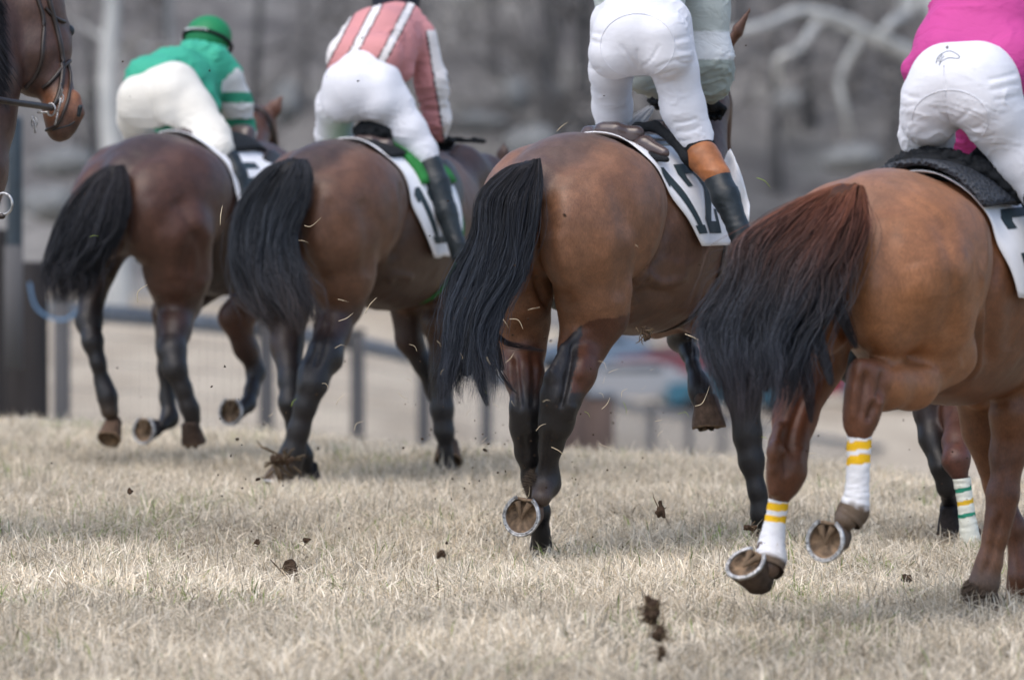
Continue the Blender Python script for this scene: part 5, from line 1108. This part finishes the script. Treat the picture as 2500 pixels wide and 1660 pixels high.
# green tufts
def tuft_at(px, py, n, r, lab):
    d = ray(px, py); t = CAM_H/(-d[2]); cx, cy = d[0]*t, d[1]*t
    X = cx+rng.normal(0, r, n); Y = cy+rng.normal(0, r*2, n)
    o = blades('grass_tuft', n, X-cx, Y-cy, .05, .11, .0020, lambda n, X, Y: np.array((.17, .25, .06))*rng.uniform(.4, 1.7, (n, 1))+rng.uniform(0, .06, (n, 1)), .7)
    me = o.data; co = np.zeros(len(me.vertices)*3, np.float32); me.vertices.foreach_get('co', co); co = co.reshape(-1, 3); co[:, 2] -= zg(np.zeros(1), np.zeros(1))[0]; me.vertices.foreach_set('co', co.ravel()); me.update()
    o.location = (cx, cy, float(zg(cx, cy))); tag(o, lab, 'grass tuft', kind='stuff')
for px, py, n_, r_, lab in [(795, 1345, 160, .10, 'large green grass tuft left of the raised shod hoof of number 12'), (690, 1352, 80, .06, 'small green tuft left of the largest green tuft'), (1310, 1455, 70, .06, 'green tuft in front of the white-socked hoof of number 12'), (1030, 1610, 60, .05, 'green tuft at the bottom edge near the middle'),
                            (455, 1445, 70, .07, 'green tuft in the left foreground'), (2090, 1560, 80, .07, 'green tuft at the lower right below the planted foreleg'), (1725, 1450, 70, .06, 'green tuft under the tilted hoof of the chestnut'), (60, 1390, 60, .06, 'green tuft at the left edge of the track'), (1180, 1430, 60, .07, 'green tuft below the raised shod hoof of number 12'), (2260, 1470, 70, .06, 'green tuft behind the planted foreleg of the chestnut')]:
    tuft_at(px, py, n_, r_, lab)

# ------------------------------------------------------------------ fence
M['wood'] = plain('grey_weathered_wood', (.105, .105, .11), .85, .15, .4, 6, 30, .5, .01, 0, (1, 1, .1))
M['bwood'] = plain('brown_wood', (.095, .070, .062), .85, .15, .4, 6, 30, .5, .01, 0, (1, 1, .1))
M['dwood'] = plain('dark_wood', (.035, .032, .032), .85, .15, .5, 5, 30, .5, .01, 0, (1, 1, .1))
M['railm'] = plain('blue_grey_rail', (.15, .175, .205), .75, .2, .3, 4, 30, .4, .01, 0, (.1, 1, 1))
M['wire'] = plain('fence_wire', (.16, .16, .16), .5, .4, .1)
M['bluem'] = plain('blue_rope', (.14, .26, .42), .7, .2)
fence = empty('rail_fence', (0, 0, 0)); 
posts = [(150, 78, 'w'), (415, 82, 'w'), (650, 86, 'w'), (872, 91, 'w'), (1035, 97, 'w'), (1187, 104, 'w'), (1318, 112, 'w'), (1590, 150, 'w'), (1682, 165, 'w'), (1764, 180, 'w'), (1850, 196, 'w'), (1960, 214, 'w'), (2186, 250, 'w')]
PX = []
for px, D, k in posts:
    x = (px-1250)/FPX*D; PX.append((x, D, float(zg(x, D))))
base = PX[0]; fence.location = (base[0], base[1], base[2])
tag(fence, 'grey rail fence with wire mesh running away behind the horses', 'fence')
TY = [728, 752, 780, 812, 850, 892, 930, 985, 1000, 1012, 1030, 1052, 1090]
for (x, D, z), ty in zip(PX, TY):
    H_ = CAM_H-(ty-330)/FPX*D-z; q = MB().box((0, 0, H_/2-.15), (.15, .15, H_+.3)); q.box((0, 0, H_+.02), (.17, .17, .04)); o = q.build('post', M['wood'], fence, False); o.location = (x-base[0], D-base[1], z-base[2])
for i in range(len(PX)-1):
    a, b2 = [np.array([PX[k_][0], PX[k_][1], CAM_H-(TY[k_]-330)/FPX*PX[k_][1]-1.42]) for k_ in (i, i+1)]
    for hh in (1.32,):
        d = b2-a; L = np.linalg.norm(d); u = d/L; s_ = np.cross(u, [0, 0, 1]); s_ /= np.linalg.norm(s_); R_ = np.stack([u, s_, np.cross(s_, u)], 1)
        MB().box((a+b2)/2-base+np.array([0, 0, hh])+s_*-.10, (L, .045, .17), R_).build('rail', M['railm'], fence, False)
    # wire mesh as one panel
    w = MB(); nn = int(L/.32)
    for q in range(1, nn):
        p = a+(b2-a)*q/nn-base; w.box(p+np.array([0, 0, .75]), (.007, .007, 1.3))
    for hh in (.35, .6, .85, 1.1): w.box((a+b2)/2-base+np.array([0, 0, hh])-s_*.085, (L, .007, .007), R_)
    w.build('wire_mesh', M['wire'], fence, False)
# big brown gate posts in the middle distance
for i, (px, D, wd, ht, lab) in enumerate([(1395, 118, .42, .98, 'broad brown wooden post of the far fence, left of the pair'), (1465, 122, .40, .95, 'broad brown wooden post of the far fence, right of the pair')]):
    x = (px-1250)/FPX*D; z = float(zg(x, D)); e = empty('gate_post', (x, D, z)); tag(e, lab, 'post')
    MB().box((0, 0, ht/2+.2), (wd, wd, ht+.9)).build('trunk', M['bwood'], e, False); MB().box((0, 0, ht+.62), (wd*1.1, wd*1.1, .08)).build('cap', M['railm'], e, False)
# left: dark gate post, grey board and blue steel post
D = 62
def GP(px, w, z0, z1, mat, nm, lab, cat, D=D, dep=None, cap=False):
    x = (px-1250)/FPX*D; e = empty(nm, (x, D, float(zg(x, D)))); tag(e, lab, cat)
    zb = z0-float(zg(x, D)); zt = z1-float(zg(x, D)); b_ = MB()
    n = 18; an = np.linspace(0, 6.283, n, endpoint=False)
    for i_, (zz, rr) in enumerate([(zb, w/2), ((zb+zt)/2, w/2*.98), (zt-.02, w/2*.96), (zt, w/2*.85)]): 
        b_.add(np.stack([np.cos(an)*rr, np.sin(an)*rr, an*0+zz], 1))
    Q = [[i_*n+j, i_*n+(j+1) % n, (i_+1)*n+(j+1) % n, (i_+1)*n+j] for i_ in range(3) for j in range(n)]
    b_.Q.append(np.array(Q)); V = np.concatenate(b_.V); Vc = np.concatenate([V, [[0, 0, zt+.004]]]); T = [[3*n+j, 3*n+(j+1) % n, 4*n] for j in range(n)]
    mk('shaft', Vc, [np.array(Q), np.array(T)], M[mat], e, True); return e
zof = lambda py, D: CAM_H-(py-330)/FPX*D
GP(62, .33, -.9, zof(640, 60), 'dwood', 'gate_post', 'thick dark wooden gate post at the left edge behind the bay horse', 'post', 60)
GP(-20, .30, -.9, zof(560, 61), 'dwood', 'gate_post', 'second dark wooden gate post cut off by the left edge', 'post', 61)
e = GP(36, .115, zof(640, 58), zof(285, 58), 'bluem', 'steel_post', 'dark blue steel post rising behind the bay horse\'s muzzle', 'post', 58.5)
M['steelblue'] = plain('blue_black_paint', (.022, .036, .05), .4, .5, .3)
e.children[0].data.materials[0] = M['steelblue']
x = (33-1250)/FPX*58; e = empty('grey_board', (x, 58, float(zg(x, 58)))); tag(e, 'grey board fixed upright in front of the dark gate post', 'board')
z0, z1 = zof(900, 58), zof(600, 58); MB().box((0, 0, (z0+z1)/2-e.location[2]), (.125, .04, z1-z0)).build('plank', M['wood'], e, False)
mb = MB(); P0 = [at(72, 690, 58), at(85, 745, 58), at(120, 775, 58), at(160, 780, 58), at(185, 762, 58)]
o = mb.tube(smoothpath(P0) - P0[0], .009, 6).build('rope', M['bluem']); o.location = P0[0]; tag(o, 'slack blue rope hanging beside the dark gate post', 'rope')

# ------------------------------------------------------------------ woods
def barkmat(name, c0, c1):
    m, nt, b = newmat(name, .95, .1); nt.links.new(ramp(nt, noise(nt, 1.6, 5, .65, (1, 1, .35)), [(.35, c0), (.65, c1)]), b.inputs['Base Color']); return m
BK1 = barkmat('grey_bark', (.09, .09, .094), (.18, .178, .178)); BK2 = barkmat('dark_bark', (.045, .047, .052), (.09, .09, .092)); BK3 = barkmat('pale_bark', (.30, .32, .33), (.52, .53, .52))
TW = barkmat('twig_bark', (.14, .137, .135), (.30, .29, .285))
def tree(x, y, h, r, bark, label, group=None, seed=0, lean=0, low=.25, twigs=260):
    R = np.random.default_rng(seed); z = float(zg(x, y))-.4; e = empty('tree', (x, y, z)); tag(e, label, 'tree', group)
    t = MB(); pts = [np.array([lean*h*(i/8)**1.3+R.normal(0, r*.25)*(i > 0), R.normal(0, r*.25)*(i > 0), h*i/8]) for i in range(9)]
    t.tube(pts, [r*(1.25-.1*(i == 1)-i*.125) if i else r*1.6 for i in range(9)], 9)
    ends = []
    for b in range(R.integers(7, 11)):
        f = R.uniform(low, .95); k = f*8; i = int(k); p = pts[i]+(pts[min(i+1, 8)]-pts[i])*(k-i); a = R.random()*6.283; L = h*R.uniform(.18, .42)*(1.2-f*.6)
        d = np.array([math.cos(a), math.sin(a)*.8, R.uniform(.2, .9)]); q = [p]; 
        for s_ in range(5): d = d+R.normal(0, .22, 3); d[2] += .05; d /= np.linalg.norm(d); q.append(q[-1]+d*L/5); ends.append((q[-1], d, L))
        rb = r*(1-f*.75)*.5; t.tube(q, [rb*(1-.17*s_) for s_ in range(6)], 6)
    t.build('trunk', bark, e)
    c = MB()
    for k in range(twigs):
        p, d, L = ends[R.integers(len(ends))]; d = d+R.normal(0, .6, 3); d /= np.linalg.norm(d); l = L*R.uniform(.25, .7); m_ = p+d*l*.5+R.normal(0, .05*l, 3)
        c.tube([p, m_, p+d*l+np.array([0, 0, R.normal(0, .1*l)])], [.038, .028, .012], 3)
    c.build('crown', TW, e)
    return e
kinds = [(BK1, 'grey bare tree standing in the leafless wood on the hillside'), (BK2, 'dark bare tree standing in the leafless wood on the hillside'), (BK3, 'pale barked bare tree standing in the leafless wood on the hillside')]
R = np.random.default_rng(21); proto = {}
for i in range(150):
    y = 303+R.random()**1.3*85; x = R.uniform(-1, 1)*(y*.085) if i < 74 else R.choice([-1, 1])*R.uniform(y*.085, 95); kd = R.choice(3, p=[.55, .33, .12]); v = R.integers(4); key = (kd, v)
    if key not in proto: e = tree(x, y, R.uniform(13, 19), R.uniform(.14, .28), *kinds[kd], group='%s bare trees of the wood' % ('grey', 'dark', 'pale')[kd], seed=int(kd*10+v+3), lean=R.normal(0, .05), low=.12); proto[key] = e
    else:
        s0 = proto[key]; e = s0.copy(); S.collection.objects.link(e); e.location = (x, y, float(zg(x, y))-.4); e.rotation_euler = (0, 0, R.random()*6.28); f = R.uniform(.8, 1.2); e.scale = (f, f, f)
        for ch in s0.children: cc = ch.copy(); S.collection.objects.link(cc); cc.parent = e
# the big pale trunk at the left, and the pale tree whose low limbs arch at the right
D = 296; x = (272-1250)/FPX*D
tree(x, D, 17, .42, BK3, 'large pale grey trunk rising between the left bay horse and the green-jacketed rider', seed=77, lean=.004, low=.5)
D = 292; x0 = (2330-1250)/FPX*D; zb = float(zg(x0, D))-.3; e = empty('tree', (x0, D, zb)); tag(e, 'pale tree with long arching low limbs left of the magenta-topped rider', 'tree')
t = MB(); o_ = np.array([x0, D, zb])
def limb(pts, r0, r1): P = smoothpath([at(a, b_, D+c_)-o_ for a, b_, c_ in pts]); t.tube(P, list(np.linspace(r0, r1, len(P))), 8)
t.tube([np.array([0, 0, 0]), at(2320, 300, D)-o_, at(2300, 60, D)-o_, at(2200, -120, D)-o_, at(2150, -500, D)-o_], [.55, .42, .36, .3, .12], 10)
limb([(2290, 150, 0), (2150, 95, -1), (2050, 45, -2), (1950, 28, -3), (1870, 60, -4), (1760, 85, -5)], .22, .12)
limb([(2260, -20, 0), (2220, 30, 0), (2170, 60, -2), (2140, 110, -2)], .22, .10)
limb([(2260, 160, 0), (2160, 110, 1), (2100, 80, 0), (2010, 50, 1), (1950, 120, 0), (1900, 145, 0), (1900, 210, 1)], .20, .12)
limb([(2110, 85, 0), (2075, 140, 0), (2050, 200, 0), (2060, 260, 0), (2075, 330, 1)], .18, .10)
limb([(2200, 20, 2), (2240, -60, 2), (2180, -160, 2)], .2, .1)
t.build('trunk', BK3, e)
c = MB(); R = np.random.default_rng(5)
for k in range(120):
    p = at(R.uniform(1750, 2350), R.uniform(-100, 350), D+R.uniform(-3, 3))-o_; d = R.normal(0, 1, 3); d /= np.linalg.norm(d); c.tube([p, p+d*.7, p+d*1.3+R.normal(0, .15, 3)], [.035, .025, .01], 4)
c.build('crown', TW, e)
# fallen logs and pale boulders at the foot of the wood
M['rock'] = plain('pale_stone', (.19, .20, .205), .9, .1, .4, 2)
def boulder(px, py, D, sx, sy, sz, lab):
    p = at(px, py, D); sd_ = px*.1
    V, Q = sdf_mesh([Ell((0, 0, 0), (sx, sy, sz), .3), Ell((sx*.35, 0, sz*.2), (sx*.6, sy*.8, sz*.8), .3)], .12, 1); V = V+vnormals(V, Q)*((fbm(V+sd_, 1.4, 3)-.5)*.8*sz)[:, None]
    o = mk('boulder', V, Q, M['rock']); o.location = p; tag(o, lab, 'boulder')
for a in [(150, 400, 302, 1.1, .8, .5, 'pale boulder on the hillside under the bay horse\'s chin'), (120, 500, 297, 1.0, .8, .7, 'pale boulder below another, left of the leftmost galloping horse'), (1300, 235, 312, 1.1, .8, .45, 'long pale boulder above the croup of number 12'), (1290, 355, 305, 1.0, .8, .7, 'large pale boulder just above the croup of number 12'), (1135, 300, 308, 1.6, .8, .35, 'long low pale boulder behind the braided mane of number 11'),
          (1255, 235, 306, .4, .5, .6, 'small upright pale boulder behind the pink-jacketed rider'), (2080, 390, 300, 1.1, .8, .5, 'pale boulder just above the chestnut\'s back'), (1920, 250, 306, .6, .5, .4, 'small pale boulder under the arching limbs'), (700, 260, 306, .5, .5, .7, 'upright pale boulder between the green and pink riders')]: boulder(*a)
# parked cars far beyond the fence
def car(px, D, col, deg, label):
    x = (px-1250)/FPX*D; z = float(zg(x, D)); e = empty('parked_car', (x, D, z), math.radians(deg)); tag(e, label, 'car')
    cm = plain('car_paint', col, .3, .5, .05)
    prof = [(-2.2, .35), (-2.2, .85), (-2.05, .98), (-1.2, 1.02), (-.6, 1.42), (.9, 1.46), (1.7, 1.05), (2.15, .95), (2.25, .6), (2.2, .35)]
    V = []; 
    for yy, ins in ((-.86, 0), (.86, 0)):
        for (a, b_) in prof: V.append((a, yy*(1-.14*(b_ > 1.2)), b_))
    n = len(prof); Q = [[i, (i+1) % n, n+(i+1) % n, n+i] for i in range(n)]
    bm = bmesh.new(); vs = [bm.verts.new(v) for v in V]
    for q in Q: bm.faces.new([vs[k] for k in q])
    bm.faces.new(vs[:n][::-1]); bm.faces.new(vs[n:]); bmesh.ops.bevel(bm, geom=list(bm.edges), offset=.05, segments=2, affect='EDGES')
    me = bpy.data.meshes.new('body'); bm.to_mesh(me); bm.free(); link('body', me, cm, e)
    for sx in (-1.4, 1.4):
        for sy in (-.84, .84):
            an = np.linspace(0, 6.283, 20, endpoint=False); pr = [(.0, -.1), (.33, -.1), (.34, 0), (.33, .1), (0, .1)]
            V = np.concatenate([np.stack([sx+np.cos(an)*r_, an*0+sy+o2, .34+np.sin(an)*r_], 1) for r_, o2 in pr]); Q = [[i*20+j, i*20+(j+1) % 20, (i+1)*20+(j+1) % 20, (i+1)*20+j] for i in range(4) for j in range(20)]
            mk('wheel', V, np.array(Q), M['black'], e)
    for sy in (-1, 1): MB().box((.05, sy*.80, 1.19), (1.9, .04, .30)).build('side_window', M['boot'], e, False)
    MB().box((-1.02, 0, 1.2), (.05, 1.3, .30), rotm(0, -52, 0)).build('rear_window', M['boot'], e, False); MB().box((1.32, 0, 1.25), (.05, 1.3, .40), rotm(0, 62, 0)).build('windscreen', M['boot'], e, False)
car(1530, 262, (.27, .28, .30), 8, 'silver car parked far beyond the fence behind number 12\'s hind leg'); car(1665, 276, (.13, .03, .045), -5, 'maroon car parked far beyond the fence under number 12\'s belly')
car(1790, 262, (.03, .12, .18), 12, 'dark teal car parked far beyond the fence'); car(2085, 270, (.22, .02, .035), 5, 'red car far beyond the fence between the chestnut\'s hind legs'); car(2060, 284, (.18, .42, .60), 5, 'light blue car parked behind the red car')
car(1450, 280, (.12, .17, .24), 3, 'blue-grey car parked leftmost of the far row'); car(2230, 268, (.10, .12, .16), 0, 'dark car parked rightmost of the far row')

# ------------------------------------------------------------------ thrown turf: dirt clods and bits of straw in the air
M['roots'] = plain('roots', (.13, .095, .06), .9, .1, .5, 40)
M['straw'] = plain('straw', (.62, .52, .36), .7, .2, .4, 30); M['gstraw'] = plain('green_straw', (.30, .40, .08), .7, .2, .3, 30)
def clod(px, py, D, r, lab, roots=0, shape=(1, .8, .8)):
    sd_ = rng.random()*50; V, Q = sdf_mesh([Ell((0, 0, 0), np.array(shape)*r, r*.3), Ell(rng.normal(0, r*.5, 3), np.array(shape)*r*.7, r*.3), Ell(rng.normal(0, r*.6, 3), np.array(shape)*r*.5, r*.3)], r/5, 1)
    V = V+vnormals(V, Q)*((fbm(V+sd_, 1.5/r, 3)-.5)*r*1.9)[:, None]
    o = mk('dirt_clod', V, Q, M['dirt']); o.location = at(px, py, D); tag(o, lab, 'dirt clod')
    if roots:
        mb = MB()
        for i in range(roots):
            a = rng.normal(0, r*.5, 3); d = rng.normal(0, 1, 3)*np.array([1, 1, 1.1]); mb.tube([a, a+d*r*.7, a+d*r*.95+rng.normal(0, r*.3, 3)], [r*.13, r*.10, r*.04], 4)
        mb.build('roots', M['roots'], o)
    return o
o = clod(686, 1124, 36.3, .045, 'ragged clump of rooty soil beside the fetlock of number 11', 26, (1.1, .55, .45))
clod(712, 1395, 30, .028, 'dark clod with grass standing up in the turf, left of centre', 16, (.8, .6, 1.1)); clod(455, 1430, 29.5, .020, 'round dark clod lying in the grass at lower left', 6)
for i, (px, py) in enumerate([(1588, 1495), (1606, 1545), (1615, 1592)]): clod(px, py, 25.0-.4*i, (.026, .017, .012)[i], ('ragged rooty clod at the top of a falling trail, bottom centre right', 'second rooty clod down the falling trail, bottom centre right', 'lowest rooty clod of the falling trail, bottom centre right')[i], 40, (.8, .8, 1.4))
clod(2214, 1412, 29, .014, 'round grey clod airborne left of the chestnut\'s planted foreleg', 0, (1.2, .8, .7)); clod(190, 1480, 28.5, .014, 'dark clod in the lower left foreground', 4); clod(1080, 1352, 27, .014, 'blurred round clod above the grass at centre'); clod(40, 1492, 29, .015, 'dark clod at the lower left edge', 5)
clod(1612, 1245, 31, .020, 'elongated dark clod hanging upright below number 12\'s belly', 6, (.5, .5, 1.5)); clod(627, 1325, 30, .011, 'pair-like clod left of the large green tuft', 3); clod(748, 1318, 30, .011, 'dark clod just above the large green tuft', 3); clod(1830, 1288, 29.5, .014, 'flat clod beside the black foreleg right of number 12', 3, (1.3, .7, .6))
clod(1576, 812, 31.5, .020, 'straw-tangled clod in front of number 12\'s belly', 14, (.8, .5, 1.2)); clod(318, 1198, 31, .010, 'small clod at left below the blurred hooves')
R = np.random.default_rng(99); pr = []
meshes = []
for v in range(7):
    r = 1.0; V, Q = sdf_mesh([Ell((0, 0, 0), (1, .7, .8), .3), Ell(R.normal(0, .6, 3), (.7, .5, .6), .3)], .28, 1); V = V+vnormals(V, Q)*((fbm(V+v*7, 1.1, 3)-.5)*1.5)[:, None]
    o = mk('dirt_clod', V, Q, M['dirt']); meshes.append(o.data); bpy.data.objects.remove(o)
for i in range(230):
    if i < 150: px, py = R.choice([690, 1080, 1290, 1330, 1560])+R.normal(0, 110), R.normal(1120, 150)
    elif i < 190: px, py = R.uniform(1700, 2400), R.normal(1180, 120)
    else: px, py = R.uniform(60, 2350), R.uniform(60, 1250)
    if py > 1380: py = R.uniform(900, 1300)
    D = R.uniform(26.0, 31.0); o = bpy.data.objects.new('dirt_clod', meshes[i % 7]); S.collection.objects.link(o); f = R.uniform(.0014, .0038)*(2.2 if R.random() < .10 else 1); o.scale = (f, f, f*R.uniform(.6, 1.2)); o.rotation_euler = R.random(3)*6.28
    o.location = at(px, py, D); tag(o, 'tiny dark crumb of soil flung into the air behind the horses', 'dirt clod', 'crumbs of soil in the air')
sm_ = []
for v in range(8):
    P = np.array([[0, 0, 0], [.5, R.normal(0, .1), R.normal(0, .13)], [1, R.normal(0, .3), R.normal(0, .35)]]); P -= P.mean(0)
    b_ = MB().tube(smoothpath(P, 5), [.016, .02, .022, .022, .022, .022, .02, .018, .015, .012, .006], 5); o = b_.build('straw', M['straw'] if v < 7 else M['gstraw']); sm_.append(o.data); bpy.data.objects.remove(o)
def straw(px, py, D, L, ang, v, lab, grp=None):
    o = bpy.data.objects.new('straw', sm_[v]); S.collection.objects.link(o); o.scale = (L, L, L); o.rotation_euler = (R.uniform(-.5, .5), -math.radians(ang), R.uniform(-.5, .5)); o.location = at(px, py, D); tag(o, lab, 'straw', grp)
for px, py, L, ang, v, lab in [(345, 715, .075, 65, 0, 'long curved dry stalk airborne in front of the leftmost galloping horse'), (540, 525, .07, 75, 1, 'dry stalk airborne in front of number 5\'s flank'), (762, 545, .05, -25, 2, 'dry straw airborne before number 11\'s rump'), (1262, 788, .06, -28, 3, 'dry straw airborne over number 12\'s left thigh'),
    (905, 745, .07, 50, 6, 'greenish stalk airborne in front of number 11\'s belly'), (845, 775, .06, 20, 4, 'straw stalk airborne left of the greenish stalk'), (1372, 310, .05, 35, 6, 'green blade airborne above number 12\'s croup'), (1865, 445, .06, -30, 7, 'green blade airborne right of number 12'), (1965, 635, .05, 58, 7, 'bright green blade caught on the chestnut\'s tail'),
    (1700, 830, .09, -35, 6, 'long greenish stalk by the black surcingle end'), (1715, 972, .06, 5, 2, 'straw caught on number 12\'s raised fore fetlock'), (1960, 1100, .08, -40, 1, 'long straw in front of the chestnut\'s left hock'), (1985, 1045, .06, 75, 0, 'upright straw between the chestnut\'s hind legs'), (1365, 1105, .07, -42, 6, 'greenish straw right of number 12\'s cannon'),
    (1890, 1180, .075, -65, 3, 'pale straw against the black foreleg'), (1400, 1225, .06, 50, 5, 'straw airborne right of number 12\'s fetlock'), (1480, 985, .05, 45, 4, 'straw airborne right of number 12\'s hock'), (230, 577, .03, 15, 7, 'small green blade in front of the leftmost horse\'s tail'), (1450, 95, .02, 0, 1, 'tiny straw beside the white breeches of number 12\'s rider')]:
    straw(px, py, 30.0+R.uniform(-.5, .8) if px > 500 else 31, L, ang, v, lab)
for i in range(90):
    px = R.uniform(600, 2300); py = R.normal(1000, 190)
    if py < 250 or py > 1380: continue
    straw(px, py, R.uniform(27.5, 31), R.uniform(.010, .045), R.uniform(-80, 80), R.integers(8), 'short dry straw flung into the air behind the horses', 'straws in the air')
# stirrup of the left-edge horse's rider
